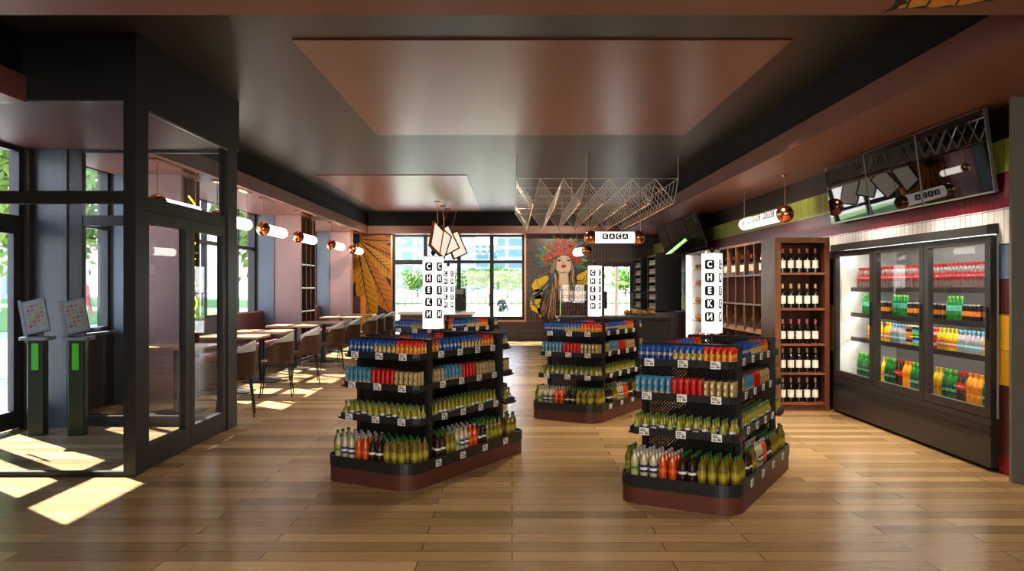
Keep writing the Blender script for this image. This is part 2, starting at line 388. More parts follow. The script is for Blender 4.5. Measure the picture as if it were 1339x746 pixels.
# entrance door in the street wall
e = sempty('door_1'); f = MB(); x0, x1 = XL - .13, XL - .05
for a, b in ((6.5, 6.56), (7.9, 7.98)): f.box(x0, x1, a, b, 0, 2.78)
f.box(x0, x1, 6.56, 7.9, 2.73, 2.78).box(x0, x1, 6.56, 7.9, 2.0, 2.1)
f.build('door_frame', M['frameb'], e)
for k, (a, b) in enumerate(((6.56, 7.22), (7.24, 7.9))):
    l = MB(); l.box(x0 + .01, x1 - .01, a, a + .07, .02, 2.0).box(x0 + .01, x1 - .01, b - .07, b, .02, 2.0).box(x0 + .01, x1 - .01, a + .07, b - .07, .02, .19).box(x0 + .01, x1 - .01, a + .07, b - .07, 1.92, 2.0)
    lf = l.build('door_leaf', M['frameb'], e)
    yh = b - .12 if k == 0 else a + .12
    MB().tube((XL - .02, yh, .9), (XL - .02, yh, 1.3), .012).tube((XL - .02, yh, .95), (XL - .08, yh, .95), .008).tube((XL - .02, yh, 1.25), (XL - .08, yh, 1.25), .008).build('door_handle', M['steel'], lf)
MB().box(XL - .095, XL - .085, 6.56, 7.9, .19, 2.73).build('door_glass', M['glass'], e)
# far window
e = sempty('window_4'); f = MB(); y0, y1, t = YF + .04, YF + .13, .06
f.box(WX0, WX0 + t, y0, y1, 0, SZ).box(WX1 - t, WX1, y0, y1, WZ0, SZ)
f.box(WX0 + t, WX1 - t, y0, y1, SZ - .05, SZ).box(WX0 + t, -2.32, y0, y1, 0, .16).box(-2.28, WX1 - t, y0, y1, WZ0, WZ0 + .09)
f.box(-2.32, -2.22, y0, y1, 0, SZ - .05)
for x in (-1.39, -.53): f.box(x - .05, x + .05, y0, y1, WZ0 + .09, SZ - .05)
f.box(WX0 + t, -2.32, y0, y1, 1.99, 2.11)
for a, b in ((-2.22, -1.44), (-1.34, -.58), (-.48, WX1 - t)): f.box(a, b, y0, y1, 2.02, 2.1)
f.build('window_frame', M['darkframe'], e)
MB().box(WX0 + t, WX1 - t, YF + .08, YF + .09, WZ0 + .05, SZ - .05).box(WX0 + t, -2.32, YF + .08, YF + .09, .16, WZ0 + .05).build('window_glass', M['glass'], e)
g = MB(); g.box(WX0 - .05, WX0, YF - .03, YF + .03, 0, SZ).box(WX1, WX1 + .05, YF - .03, YF + .03, WZ0 - .05, SZ).box(-2.32, WX1, YF - .05, YF + .03, WZ0 - .05, WZ0)
g.build('window_casing', M['copperdark'], e)
# far glass door
e = sempty('door_2'); f = MB(); t = .08
f.box(DX0, DX0 + t, YF + .02, YF + .1, 0, DZ1).box(DX1 - t, DX1, YF + .02, YF + .1, 0, DZ1).box(DX0 + t, DX1 - t, YF + .02, YF + .1, DZ1 - .09, DZ1).box(DX0 + t, DX1 - t, YF + .02, YF + .1, 0, .2)
f.build('door_frame', M['darkframe'], e)
MB().box(DX0 + t, DX1 - t, YF + .055, YF + .065, .2, DZ1 - .09).build('door_glass', M['glass'], e)
MB().tube((DX0 + .12, YF - .02, .9), (DX0 + .12, YF - .02, 1.25), .012).build('door_handle', M['steel'], e)

# ------------------------------------------------------------------ glass vestibule
V = thing('glass_vestibule', 'dark framed glass entrance vestibule reaching the ceiling beside the street wall', 'vestibule', (0, 0, 0))
VX, V0, V1, VT = -2.78, 5.93, 8.12, 2.78
MB().box(XL, VX, V0, V0 + .1, VT, CZ).box(VX - .1, VX, V0 + .1, V1, VT, CZ).box(XL, VX, V1 - .0, V1 + .06, VT, CZ).build('header_panel', M['darkframe'], V)
MB().box(XL, VX - .1, V0 + .1, V1, VT, VT + .04).build('vestibule_ceiling', M['vestceil'], V)
MB().box(VX - .012, VX + .003, V0 + .22, V1 - .26, VT - .05, VT - .03).build('edge_strip', M['screenrim'], V)
MB().box(VX - .09, VX, V0, V0 + .15, 0, VT).build('post', M['darkframe'], V)
MB().box(VX - .09, VX, V1 - .26, V1, 0, VT).build('post', M['darkframe'], V)
MB().box(XL, VX - .09, V0, V0 + .06, 2.016, 2.11).build('transom', M['darkframe'], V)
MB().box(XL, VX - .09, V0, V0 + .06, 0, .035).build('bottom_rail', M['darkframe'], V)
MB().box(XL, VX - .09, V0 - .002, V0 + .008, VT - .012, VT).build('edge_strip', M['screenrim'], V)
MB().box(XL, VX - .09, V0 + .025, V0 + .035, .035, 2.016).box(XL, VX - .09, V0 + .025, V0 + .035, 2.11, VT - .012).build('front_pane', M['glass2'], V)
MB().box(VX - .07, VX - .01, V0 + .15, V1 - .26, 1.985, 2.09).build('transom', M['darkframe'], V)
MB().box(VX - .045, VX - .035, V0 + .22, V1 - .26, 2.09, VT - .03).build('side_pane', M['glass2'], V)
MB().box(VX - .07, VX - .005, V0 + .15, V0 + .22, 2.09, VT).box(VX - .07, VX - .005, V0 + .22, V1 - .26, VT - .03, VT).build('side_frame', M['darkframe'], V)
for a, b in ((V0 + .16, 6.975), (6.98, V1 - .26)):
    d = MB(); d.box(VX - .07, VX - .01, a, a + .085, .01, 1.98).box(VX - .07, VX - .01, b - .105, b, .01, 1.98).box(VX - .07, VX - .01, a + .085, b - .105, .01, .19).box(VX - .07, VX - .01, a + .085, b - .105, 1.89, 1.98)
    do = d.build('door', M['darkframe'], V)
    MB().box(VX - .045, VX - .035, a + .085, b - .105, .19, 1.89).build('door_pane', M['glass2'], do)
# back side of the vestibule: tiled pier, frame and glazing
MB().box(XL, -4.47, V1 - .06, V1 + .06, 0, VT).build('tiled_pier', M['bluetile'], V)
b = MB(); b.box(-4.47, -4.33, V1 - .04, V1 + .04, 0, VT).box(-4.33, VX - .09, V1 - .03, V1 + .03, 2.02, 2.12).box(-4.33, VX - .09, V1 - .03, V1 + .03, 0, .10).box(-4.33, VX - .09, V1 - .03, V1 + .03, VT - .03, VT)
b.build('back_frame', M['darkframe'], V)
MB().box(-4.33, VX - .09, V1 - .005, V1 + .005, .10, 2.02).box(-4.33, VX - .09, V1 - .005, V1 + .005, 2.12, VT - .03).build('back_pane', M['glass2'], V)

# solid stand-ins for kiosks reflected in the vestibule glass
def kiosk(x, y, label):
    k = thing('kiosk_reflection', label, 'kiosk', (x, y, 0), R(12), 'kiosk reflections built solid in the vestibule')
    MB().prism(rpoly(.075, .07, .02), 0, .9).build('body', M['green'], k)
    MB().box(-.03, .03, -.075, -.07, .62, .87).build('light_strip', M['greenlit'], k)
    MB().prism(rpoly(.13, .12, .03), .9, .93).build('shelf', M['reveal'], k)
    rot = Matrix.Rotation(R(-18), 3, 'X') @ Matrix.Rotation(R(-15), 3, 'Y'); KS = .72
    h = MB().obox((-.02, .02, 1.12), (.27 * KS, .035, .46 * KS), rot).obox(Vector((-.02, .02, 1.12)) + rot @ Vector((-.115, .03, -.02)), (.03, .09, .42), rot).obox((.0, .05, .99), (.05, .03, .16), rot).build('screen_housing', M['kiosk'], k)
    s = MB(); s.obox((-.02, .02, 1.12), (.23 * KS, .037, .40 * KS), rot, 0)
    c = Vector((-.02, .02, 1.12))
    cols = [1, 2, 3, 4]
    for i in range(4):
        for j in range(6):
            p = c + rot @ Vector((-.078 + .052 * i, -.0266, -.13 + .055 * j)) * KS
            s.obox(p, (.034 * KS, .003, .032 * KS), rot, cols[(i * 3 + j * 5) % 4])
    s.build('menu_screen', [M['kioskscreen'], mat('menu_red', (.4, .05, .04), .5), mat('menu_green', (.1, .3, .06), .5), mat('menu_ochre', (.45, .25, .05), .5), M['taggrey']], h)
kiosk(-4.50, 7.62, 'solid stand-in for a green self-order kiosk reflected in glass, nearest the street door')
kiosk(-4.12, 7.62, 'solid stand-in for a green self-order kiosk reflected in glass, further from the street door')

# ------------------------------------------------------------------ murals
def clip(poly, x0, x1, z0, z1):
    def cut(p, f, inter):
        out = []
        for i in range(len(p)):
            a, b = p[i - 1], p[i]
            fa, fb = f(a), f(b)
            if fb >= 0:
                if fa < 0: out.append(inter(a, b))
                out.append(b)
            elif fa >= 0: out.append(inter(a, b))
        return out
    for ax, lim, sg in ((0, x0, 1), (0, x1, -1), (1, z0, 1), (1, z1, -1)):
        if not poly: return poly
        f = lambda p: sg * (p[ax] - lim)
        def inter(a, b):
            t = (lim - a[ax]) / (b[ax] - a[ax]); return (a[0] + t * (b[0] - a[0]), a[1] + t * (b[1] - a[1]))
        poly = cut(poly, f, inter)
    return poly
def spline(pts, n=6):
    out = []
    P = [pts[0]] + list(pts) + [pts[-1]]
    for i in range(1, len(P) - 2):
        for k in range(n):
            t = k / n
            out.append(tuple(.5 * ((2 * P[i][a]) + (P[i + 1][a] - P[i - 1][a]) * t + (2 * P[i - 1][a] - 5 * P[i][a] + 4 * P[i + 1][a] - P[i + 2][a]) * t * t + (3 * P[i][a] - P[i - 1][a] - 3 * P[i + 1][a] + P[i + 2][a]) * t ** 3) for a in (0, 1)))
    out.append(tuple(pts[-1])); return out
def strip(pts, w0, w1=None, wm=None):
    w1 = w0 if w1 is None else w1; L = []; Rr = []
    n = len(pts)
    for i, p in enumerate(pts):
        a = pts[max(0, i - 1)]; b = pts[min(n - 1, i + 1)]
        dx, dy = b[0] - a[0], b[1] - a[1]; l = math.hypot(dx, dy) or 1
        t = i / (n - 1); w = w0 + (w1 - w0) * t
        if wm: w = wm * math.sin(PI * min(1, max(0, t))) ** .7 + .15
        L.append((p[0] - dy / l * w / 2, p[1] + dx / l * w / 2)); Rr.append((p[0] + dy / l * w / 2, p[1] - dx / l * w / 2))
    return [[L[i], L[i + 1], Rr[i + 1], Rr[i]] for i in range(n - 1)]
class Flat:
    """flat painting on a wall that faces -y; design coordinates u (right), v (down)"""
    def __init__(s, fu, rect): s.fu = fu; s.rect = rect; s.mb = MB(); s.lay = 0
    def poly(s, pts, m):
        q = [s.fu(p) for p in pts]; q = clip(q, *s.rect)
        if len(q) >= 3: s.mb.poly([(x, -s.lay, z) for x, z in q], m)
    def stripp(s, pts, m, w0, w1=None, wm=None, n=6):
        for q in strip(spline(pts, n), w0, w1, wm): s.poly(q, m)
    def disc(s, c, r, m, n=12, sq=1, wob=0):
        s.poly([(c[0] + r * (1 + wob * math.cos(5 * 2 * PI * k / n)) * math.cos(2 * PI * k / n), c[1] + sq * r * (1 + wob * math.cos(5 * 2 * PI * k / n)) * math.sin(2 * PI * k / n)) for k in range(n)], m)
    def up(s, d=.0012): s.lay += d
# woman with a flower crown
DY = YF - .004
def fu_w(p):
    x, y = 685 + p[0] / 5.74, 300 + p[1] / 5.74
    return ((x - 670) / 50, 1.4 + (375 - y) / 50)
colsW = {'yellow': (.80, .56, .03), 'teal': (.03, .22, .24), 'leaf': (.09, .24, .07), 'red': (.42, .022, .010), 'orange': (.56, .085, .012), 'dkred': (.20, .008, .008), 'cream': (.76, .62, .48),
         'black': (.012, .010, .010), 'blue': (.025, .13, .30), 'brown': (.22, .09, .04), 'lip': (.55, .02, .02), 'shade': (.42, .27, .19), 'lime': (.30, .42, .10)}
mw = [mat('mural_' + k, c, .4, var=.08) for k, c in colsW.items()]; KI = {k: i for i, k in enumerate(colsW)}
rectW = (.36, 2.34, .1, 2.75)
mural = thing('woman_mural', 'wall painting of a long-haired woman wearing a red flower crown on brown tiles', 'mural', (0, DY, 0))
def layer(name, fn):
    F = Flat(fu_w, rectW); F.lay = layer.d; fn(F); layer.d = F.lay + .0012
    F.mb.build(name, mw, mural)
layer.d = 0
def yl(F):
    for P in (((100, 350), (170, 320), (200, 340), (180, 430), (120, 480), (70, 450), (60, 420)), ((60, 500), (120, 470), (150, 540), (130, 640), (60, 600), (48, 560)), ((85, 450), (140, 440), (150, 520), (90, 520), (65, 490)), ((100, 590), (150, 580), (160, 650), (125, 660))): F.poly(P, KI['yellow'])
    F.up()
    for P in (((60, 470), (120, 455), (150, 400)), ((50, 560), (110, 560), (140, 500)), ((100, 350), (110, 420), (160, 430)), ((120, 640), (130, 580), (150, 540))): F.stripp(P, KI['black'], 5, 3)
layer('yellow_swirls', yl)
layer('yellow_scarf', lambda F: F.poly([(390, 350), (480, 300), (485, 410), (400, 420)], KI['yellow']))
def gl(F):
    for k in range(26):
        a = R(150 + 240 * k / 25); r0 = 70; r1 = 165 + 22 * math.sin(k * 2.7)
        c = (290, 210)
        p0 = (c[0] + r0 * 1.05 * math.cos(a), c[1] + r0 * math.sin(a)); p1 = (c[0] + r1 * 1.15 * math.cos(a + .12), c[1] + r1 * math.sin(a + .12))
        pm = ((p0[0] + p1[0]) / 2 + 10 * math.sin(k), (p0[1] + p1[1]) / 2)
        F.stripp([p0, pm, p1], KI[['leaf', 'teal', 'lime', 'leaf'][k % 4]], 1, wm=26)
        if k % 4 == 0: F.up(.0004)
layer('leaf_wreath', gl)
def fl(F):
    rnd = random.Random(3)
    fs = []
    for k in range(150):
        a = R(rnd.uniform(158, 388)); r = rnd.uniform(72 if a < R(180) or a > R(360) else 20, 140)
        fs.append((285 + r * 1.0 * math.cos(a), 205 + r * .98 * math.sin(a)))
    for i, (x, y) in enumerate(fs):
        if 240 < x < 350 and y > 200: continue
        r = rnd.uniform(9, 17)
        F.disc((x, y), r, KI[['red', 'orange', 'red', 'dkred', 'orange'][i % 5]], 15, wob=.18); F.up(.00012)
        F.disc((x + 1, y + 1), r * .55, KI[['dkred', 'red', 'orange', 'red', 'dkred'][i % 5]], 10, wob=.2); F.up(.00012)
        if i % 3 == 0: F.disc((x, y), r * .28, KI[['black', 'cream', 'yellow'][i % 9 // 3]], 8); F.up(.00012)
layer('flower_crown', fl)
def hairb(F):
    F.poly([(230, 210), (200, 280), (205, 400), (150, 480), (120, 560), (135, 660), (160, 700), (240, 660), (262, 500), (255, 330), (250, 240)], KI['black'])
    F.poly([(345, 215), (395, 290), (400, 400), (380, 430), (340, 420), (350, 320)], KI['black'])
layer('dark_hair', hairb)
def face(F):
    F.poly([(262, 325), (335, 320), (341, 400), (350, 470), (320, 530), (262, 530), (258, 420)], KI['shade']); F.up()
    F.poly([(270, 330), (330, 325), (336, 400), (336, 420), (318, 425), (265, 470)], KI['cream']); F.up()
    F.poly([(248, 215), (290, 195), (340, 200), (356, 240), (354, 300), (333, 330), (300, 320), (262, 330), (245, 300)], KI['cream']); F.up()
    F.stripp([(247, 310), (280, 322), (310, 318), (340, 328)], KI['black'], 5, 3)
layer('face', face)
def feat(F):
    F.poly([(278, 275), (290, 262), (299, 266), (310, 260), (322, 272), (305, 290), (292, 288)], KI['lip']); F.up()
    F.stripp([(280, 275), (300, 273), (321, 272)], KI['dkred'], 4, 3); F.up()
    F.poly([(252, 232), (268, 222), (284, 232), (268, 241)], KI['black']); F.poly([(320, 230), (338, 222), (350, 234), (336, 240)], KI['black']); F.up()
    F.stripp([(250, 222), (268, 212), (288, 218)], KI['black'], 4, 2); F.stripp([(316, 216), (335, 208), (350, 216)], KI['black'], 4, 2)
    F.stripp([(294, 222), (291, 240), (296, 250)], KI['shade'], 4, 3); F.disc((294, 252), 4, KI['black'], 8); F.disc((308, 251), 4, KI['black'], 8)
layer('facial_features', feat)
def hs(F):
    rnd = random.Random(9)
    cs = ['blue', 'yellow', 'black', 'brown', 'orange', 'blue', 'yellow', 'cream', 'black', 'brown']
    for k in range(34):
        t = k / 33
        x0 = 252 - 28 * t; xe = 242 - 120 * t + rnd.uniform(-8, 8)
        pts = [(x0, 220 + 10 * t), (x0 - 14 - 14 * t, 310), (x0 - 6 - 22 * t + rnd.uniform(-8, 8), 400), (250 - 95 * t + rnd.uniform(-8, 8), 520), (xe, 650 + rnd.uniform(-30, 30))]
        F.stripp(pts, KI[cs[k % 10]], rnd.uniform(4, 8), 2); F.up(.0003)
    for P in (((235, 300), (190, 380), (110, 470), (65, 500), (70, 560)), ((225, 360), (160, 470), (85, 500), (80, 560), (130, 600)), ((205, 330), (150, 335), (100, 360), (95, 330))):
        F.stripp(P, KI['blue'], 14, 4); F.up(.0003); F.stripp([(x + 6, y + 2) for x, y in P], KI['black'], 5, 2); F.up(.0003)
    for k in range(12):
        t = k / 11
        F.stripp([(348 + 8 * t, 225), (362 + 22 * t, 300), (352 + 30 * t, 370), (345 + 62 * t, 420 + rnd.uniform(-10, 20))], KI[cs[(k + 1) % 10]], 6, 2); F.up(.0003)
    F.stripp([(392, 380), (440, 380), (485, 320)], KI['black'], 6, 3); F.stripp([(395, 400), (450, 400), (488, 340)], KI['blue'], 6, 3)
layer('coloured_hair', hs)
# autumn leaf mural
lm = thing('leaf_mural', 'wall painting of a giant orange chestnut leaf beside the far window', 'mural', (0, DY, 0))
def fu_l(p):
    x, y = 450 + p[0] / 5.327, 290 + p[1] / 5.327
    return ((x - 670) / 50, 1.4 + (375 - y) / 50)
ml = [mat('leaf_orange', (.66, .24, .012), .4, var=.35, scale=3), mat('leaf_amber', (.78, .38, .02), .4, var=.3, scale=3), mat('leaf_rust', (.40, .10, .01), .4, var=.3, scale=3), M['ink']]
F = Flat(fu_l, (-4.7, -3.17, .02, 2.755)); V1F = MB()
c = (90, 118)
leaves = [((385, 60), 90, 2), ((345, 130), 70, 0), ((400, 260), 105, 0), ((330, 640), 150, 0), ((200, 730), 150, 1), ((20, 480), 110, 1), ((-120, 300), 110, 0), ((-60, 40), 90, 2), ((60, -60), 90, 2), ((200, -40), 90, 0), ((420, 430), 110, 1)]
for k, (tip, w, m) in enumerate(leaves):
    d = (tip[0] - c[0], tip[1] - c[1]); L = math.hypot(*d); u = (d[0] / L, d[1] / L); n = (-u[1], u[0])
    prof = [(0, .05), (.15, .28), (.35, .62), (.55, .92), (.7, 1), (.85, .7), (.94, .3), (1, 0)]
    left = [(c[0] + d[0] * t + n[0] * w * .5 * a, c[1] + d[1] * t + n[1] * w * .5 * a) for t, a in prof]
    right = [(c[0] + d[0] * t - n[0] * w * .5 * a, c[1] + d[1] * t - n[1] * w * .5 * a) for t, a in reversed(prof)]
    F.poly([p for p in left + right], m); F.up(.0005)
    F.stripp([c, (c[0] + d[0] * .5 + n[0] * 4, c[1] + d[1] * .5 + n[1] * 4), tip], 3, 9, 3)
    for i in range(9):
        t = .2 + .075 * i; a = .9 * w * .5 * (1 - abs(t - .65) * 1.1)
        o = (c[0] + d[0] * t, c[1] + d[1] * t)
        for sg in (1, -1):
            F.stripp([o, (o[0] + n[0] * sg * a * .55 + u[0] * L * .06, o[1] + n[1] * sg * a * .55 + u[1] * L * .06), (o[0] + n[0] * sg * a + u[0] * L * .10, o[1] + n[1] * sg * a + u[1] * L * .10)], 3, 3.6, 1.6, n=3)
    F.up(.0006)
F.disc(c, 34, 3, 14)
F.mb.build('painted_leaf', ml, lm)
# fragment of a painted leaf under the front soffit
fr = tag(MB().build('leaf_painting', [mat('leaf_gold', (.72, .36, .03), .4, var=.25), M['ink']]), 'yellow leaf with black outline painted under the front soffit', 'painting')
def onsof(p):
    D = 1050 * 1.36 / (375 - p[1]); return ((p[0] - 670) / 1050 * D, D)
fm = MB()
out = [(1151, 18.3), (1163, 13.5), (1172, 12.2), (1190, 10), (1225, 9.8), (1255, 8), (1280, 3.5), (1302, 0), (1330, -20), (1330, -60), (1240, -70), (1190, -40), (1172, -8), (1170, 5), (1166, 9)]
inn = [(1173, 11.3), (1184, 9), (1191, 9.3), (1208, 6.5), (1216, 9), (1226, 8.8), (1240, 6), (1256, 6.6), (1276, 2.6), (1295, -2), (1318, -20), (1318, -55), (1240, -62), (1195, -36), (1180, -10), (1188, 3), (1177, 7)]
fm.poly([(*onsof(p), SZ - .0015) for p in out], 1); fm.poly([(*onsof(p), SZ - .003) for p in inn], 0)
for a, b in (((1212, 7), (1222, -8)), ((1186, 8.6), (1200, -20)), ((1250, 5), (1262, -12))):
    (ax, ay), (bx, by) = onsof(a), onsof(b); fm.poly([(ax - .006, ay, SZ - .0045), (bx - .006, by, SZ - .0045), (bx + .006, by, SZ - .0045), (ax + .006, ay, SZ - .0045)], 1)
t_ = fm.build('tmp', fr.data.materials[:]); fr.data = t_.data; bpy.data.objects.remove(t_)

# ------------------------------------------------------------------ gondolas
TH = R(-30)
GON = [('near-left', (-.625, 6.37)), ('near-right', (1.44, 5.78)), ('far-right', (.94, 9.1)), ('far-left', (-.77, 9.68))]
glabel = {'near-left': 'black perforated shelf gondola on a brown plinth, nearest the vestibule', 'near-right': 'black perforated shelf gondola on a brown plinth, nearest the drinks fridge',
          'far-right': 'black perforated shelf gondola on a brown plinth, in front of the checkout', 'far-left': 'black perforated shelf gondola standing behind another, before the far window'}
SH = [(.885, .33, .66), (.665, .345, .68), (.432, .36, .70)]     # lip bottom, half width, reach
TRAY = .185
def tag_mesh():
    m = MB(); m.box(-.033, .033, -.003, 0, -.024, .024, 0)
    q = 1.2
    for bx0, bx1, bz0, bz1 in ((-.022, .004, .008, .014), (-.022, .016, .0, .005), (.004, .022, -.015, -.004), (-.022, -.014, -.015, -.006), (-.011, -.004, -.015, -.006)): m.box(bx0 * q, bx1 * q, -.0036, -.003, bz0 * q, bz1 * q, 1)
    return m
    m.box(0, 0, 0, 0, 0, 0, 0)
    m.box(-.022, .004, -.0036, -.003, .008, .014, 1).box(-.022, .016, -.0036, -.003, .0, .005, 1).box(.004, .022, -.0036, -.003, -.015, -.004, 1)
    m.box(-.022, -.014, -.0036, -.003, -.015, -.006, 1).box(-.011, -.004, -.0036, -.003, -.015, -.006, 1)
    return m
TAG = tag_mesh().build('price_tag', [M['tag'], M['taggrey']]); TAGME = TAG.data; bpy.data.objects.remove(TAG)
def add_tag(parent, loc, rz):
    o = bpy.data.objects.new('price_tag', TAGME); COL.objects.link(o); o.parent = parent; o.location = loc; o.rotation_euler = (0, 0, rz)
def make_gondola():
    g = thing('shelf_gondola', 'x', 'shelf')
    MB().prism(rpoly(.395, .83, .14, 8), 0, .11).build('plinth', M['plinth'], g)
    m = MB(); m.prism(rpoly(.400, .835, .145, 8), .11, .172)
    # raised rim around the tray
    o = rpoly(.400, .835, .145, 8); i = rpoly(.388, .823, .133, 8); n = len(o)
    m.add([(x, y, .172) for x, y in o] + [(x, y, TRAY) for x, y in o] + [(x, y, TRAY) for x, y in i] + [(x, y, .172) for x, y in i],
          [f for k in range(n) for f in ((k, (k + 1) % n, n + (k + 1) % n, n + k), (n + k, n + (k + 1) % n, 2 * n + (k + 1) % n, 2 * n + k), (2 * n + k, 2 * n + (k + 1) % n, 3 * n + (k + 1) % n, 3 * n + k))])
    tr = m.build('tray', M['shelfmetal'], g)
    for y in (-.55, -.2, .15, .5): add_tag(tr, (.401, y * .9, .145), R(90))
    MB().box(-.008, .008, -.48, .48, .172, .99).build('spine_panel', M['perfy'], g)
    for s in (-1, 1):
        e = MB().box(-.30, .30, s * .5 - .006, s * .5 + .006, .172, 1.0).build('end_panel', M['perfx'], g)
        p = MB().box(-.335, -.30, s * .5 - .02, s * .5 + .02, .172, 1.025).box(.30, .335, s * .5 - .02, s * .5 + .02, .172, 1.025).box(-.30, .30, s * .5 - .02, s * .5 + .02, 1.0, 1.025)
        p.build('end_frame', M['shelfmetal'], e)
    for z, hw, rc in SH:
        for s in (-1, 1):
            m = MB(); y0, y1 = .52, rc
            def Y(a): return s * a
            def bx(x0, x1, a, b, z0, z1): m.box(x0, x1, min(Y(a), Y(b)), max(Y(a), Y(b)), z0, z1)
            bx(-hw, hw, y0, y1, z, z + .012)
            # lip with small chamfered corners
            pts = [(-hw, y0), (-hw, y1 - .035), (-hw + .035, y1), (hw - .035, y1), (hw, y1 - .035), (hw, y0)]
            for a, b in zip(pts, pts[1:]):
                A = Vector((a[0], Y(a[1]), 0)); B = Vector((b[0], Y(b[1]), 0)); nrm = (B - A).normalized().cross(Vector((0, 0, 1))) * .004
                m.add([A + nrm + Vector((0, 0, z - .004)), B + nrm + Vector((0, 0, z - .004)), B + nrm + Vector((0, 0, z + .042)), A + nrm + Vector((0, 0, z + .042)),
                       A - nrm + Vector((0, 0, z - .004)), B - nrm + Vector((0, 0, z - .004)), B - nrm + Vector((0, 0, z + .042)), A - nrm + Vector((0, 0, z + .042))],
                      [(0, 1, 2, 3), (4, 7, 6, 5), (3, 2, 6, 7), (0, 4, 5, 1), (0, 3, 7, 4), (1, 5, 6, 2)])
            sh = m.build('end_shelf', M['shelfmetal'], g)
            for x in (-.235, -.0, .22):
                add_tag(sh, (x * hw / .34, Y(y1 + .006), z + .018), 0 if s < 0 else PI)
        for s in (-1, 1):
            w = hw - .03
            m = MB(); m.box(min(s * .012, s * w), max(s * .012, s * w), -.478, .478, z, z + .012)
            m.box(min(s * w, s * (w + .006)), max(s * w, s * (w + .006)), -.478, .478, z - .004, z + .042)
            sh = m.build('side_shelf', M['shelfmetal'], g)
            for y in (-.33, -.08, .17, .4) if s > 0 else (): add_tag(sh, (w + .008, y, z + .018), R(90))
    return g
g0 = make_gondola(); gondolas = {}
for k, (nm, c) in enumerate(GON):
    g = g0 if k == 0 else copy_tree(g0)
    g.location = (c[0], c[1], 0); g.rotation_euler = (0, 0, TH); g['label'] = glabel[nm]; g['group'] = 'shelf gondolas on the shop floor'; gondolas[nm] = g

# ---- goods
def col(name, c, rough=.35, **k): return mat(name, c, rough, var=.06, **k)
B = dict(goldlab=col('label_gold', (.36, .30, .05)), capgreen=col('pale_cap', (.10, .15, .035)), paleg=col('label_pale_green', (.32, .38, .18)), blue=col('pack_blue', (.010, .085, .34)), dkred=col('pack_dark_red', (.22, .010, .008)), dblue=col('pack_dark_blue', (.008, .05, .22)), cream=col('pack_cream', (.55, .42, .26)), lblue=col('pack_light_blue', (.045, .22, .37)), yellow=col('pack_yellow', (.62, .44, .03)),
         red=col('pack_red', (.52, .022, .014)), orange=col('pack_orange', (.72, .16, .02)), gold=col('pack_gold', (.34, .25, .09)), dk=col('pack_black', (.02, .016, .014)), white=col('pack_white', (.72, .71, .68)),
         oil=col('oil', (.165, .130, .015), .12, coat=.5), oild=col('oil_green', (.13, .14, .018), .12, coat=.5), syr=col('dark_syrup', (.035, .016, .008), .1, coat=.5), may=col('pale_sauce', (.46, .44, .27), .2, coat=.4), ket=col('orange_sauce', (.52, .085, .012), .15, coat=.5),
         gcap=col('green_cap', (.012, .11, .02)), grey=col('grey_cap', (.35, .35, .36)), rcap=col('red_cap', (.55, .012, .015)), green=col('label_green', (.06, .22, .03)), navy=col('label_navy', (.02, .04, .20)), lemon=col('dressing_yellow', (.31, .28, .03), .2), pale=col('dressing_pale', (.34, .36, .18), .2),
         wine=col('wine_bottle', (.010, .009, .008), .08, coat=.6), wlab=col('wine_label', (.80, .73, .62)), capr=col('capsule_rose', (.40, .10, .09)), capg=col('capsule_gold', (.50, .33, .14)), 
         cola=col('cola', (.05, .018, .014), .12, coat=.5), colb=col('cola_clear', (.25, .17, .15), .12, coat=.5), sprite=col('lime_bottle', (.015, .20, .03), .12, coat=.5), fanta=col('orange_soda', (.80, .33, .02), .15, coat=.5), lemonade=col('yellow_soda', (.82, .55, .03), .15, coat=.5), water=col('clear_bottle', (.42, .38, .42), .12, coat=.5),
         cyan=col('label_cyan', (.12, .48, .68)), red2=col('label_red', (.75, .02, .03)), lgreen=col('cap_lime', (.16, .55, .06)), amber=col('can_flame', (.75, .25, .03)))
ITEMS = []
def pack(name, bands, w, h, d):
    """upright snack sachet: rounded body pinched flat at a wide crimped top; bands of colour by height"""
    m = MB(); n = 10
    zs = [(0, .9, .85), (.04, 1, 1), (.28, 1, 1), (.45, 1, 1), (.62, 1, .95), (.80, 1, .75), (.90, 1.02, .35), (.93, 1.04, .14), (1, 1.06, .10)]
    rings = [[(w / 2 * a * math.cos(2 * PI * k / n), d / 2 * b * math.sin(2 * PI * k / n), h * z) for k in range(n)] for z, a, b in zs]
    for i in range(len(rings) - 1):
        m.add(rings[i] + rings[i + 1], [(k, (k + 1) % n, n + (k + 1) % n, n + k) for k in range(n)], bands[i], True)
    # printed stripe down the front and back, standing just proud of the wrapper
    for sg in (-1, 1):
        q = []
        for z, a, b in zs[1:6]:
            q.append([(x, sg * (d / 2 * b * math.sqrt(max(0, 1 - (x / (w / 2 * a)) ** 2)) + .0006), h * z) for x in (-.005, .004)])
        for i in range(1, len(q) - 1): m.add([q[i][0], q[i][1], q[i + 1][1], q[i + 1][0]], [(0, 1, 2, 3)], len(set(bands)) - 1 if i != 2 else 0)
    m.add(rings[-1], [tuple(range(n))], bands[-1]); m.add(rings[0][::-1], [tuple(range(n))], bands[0])
    return m
def proto(o): o.hide_render = False; return o
PR = {}
def mkpack(key, name, mats, bands, w, h, d): PR[key] = pack(name, bands, w, h, d).build(name, mats)
mkpack('blue', 'blue_packet', [B['blue'], B['cream'], B['dblue']], [2, 0, 0, 1, 0, 0, 0, 2], .032, .116, .028)
mkpack('bluey', 'striped_blue_packet', [B['blue'], B['dblue'], B['cream'], B['yellow']], [1, 0, 2, 3, 0, 0, 0, 0], .032, .116, .028)
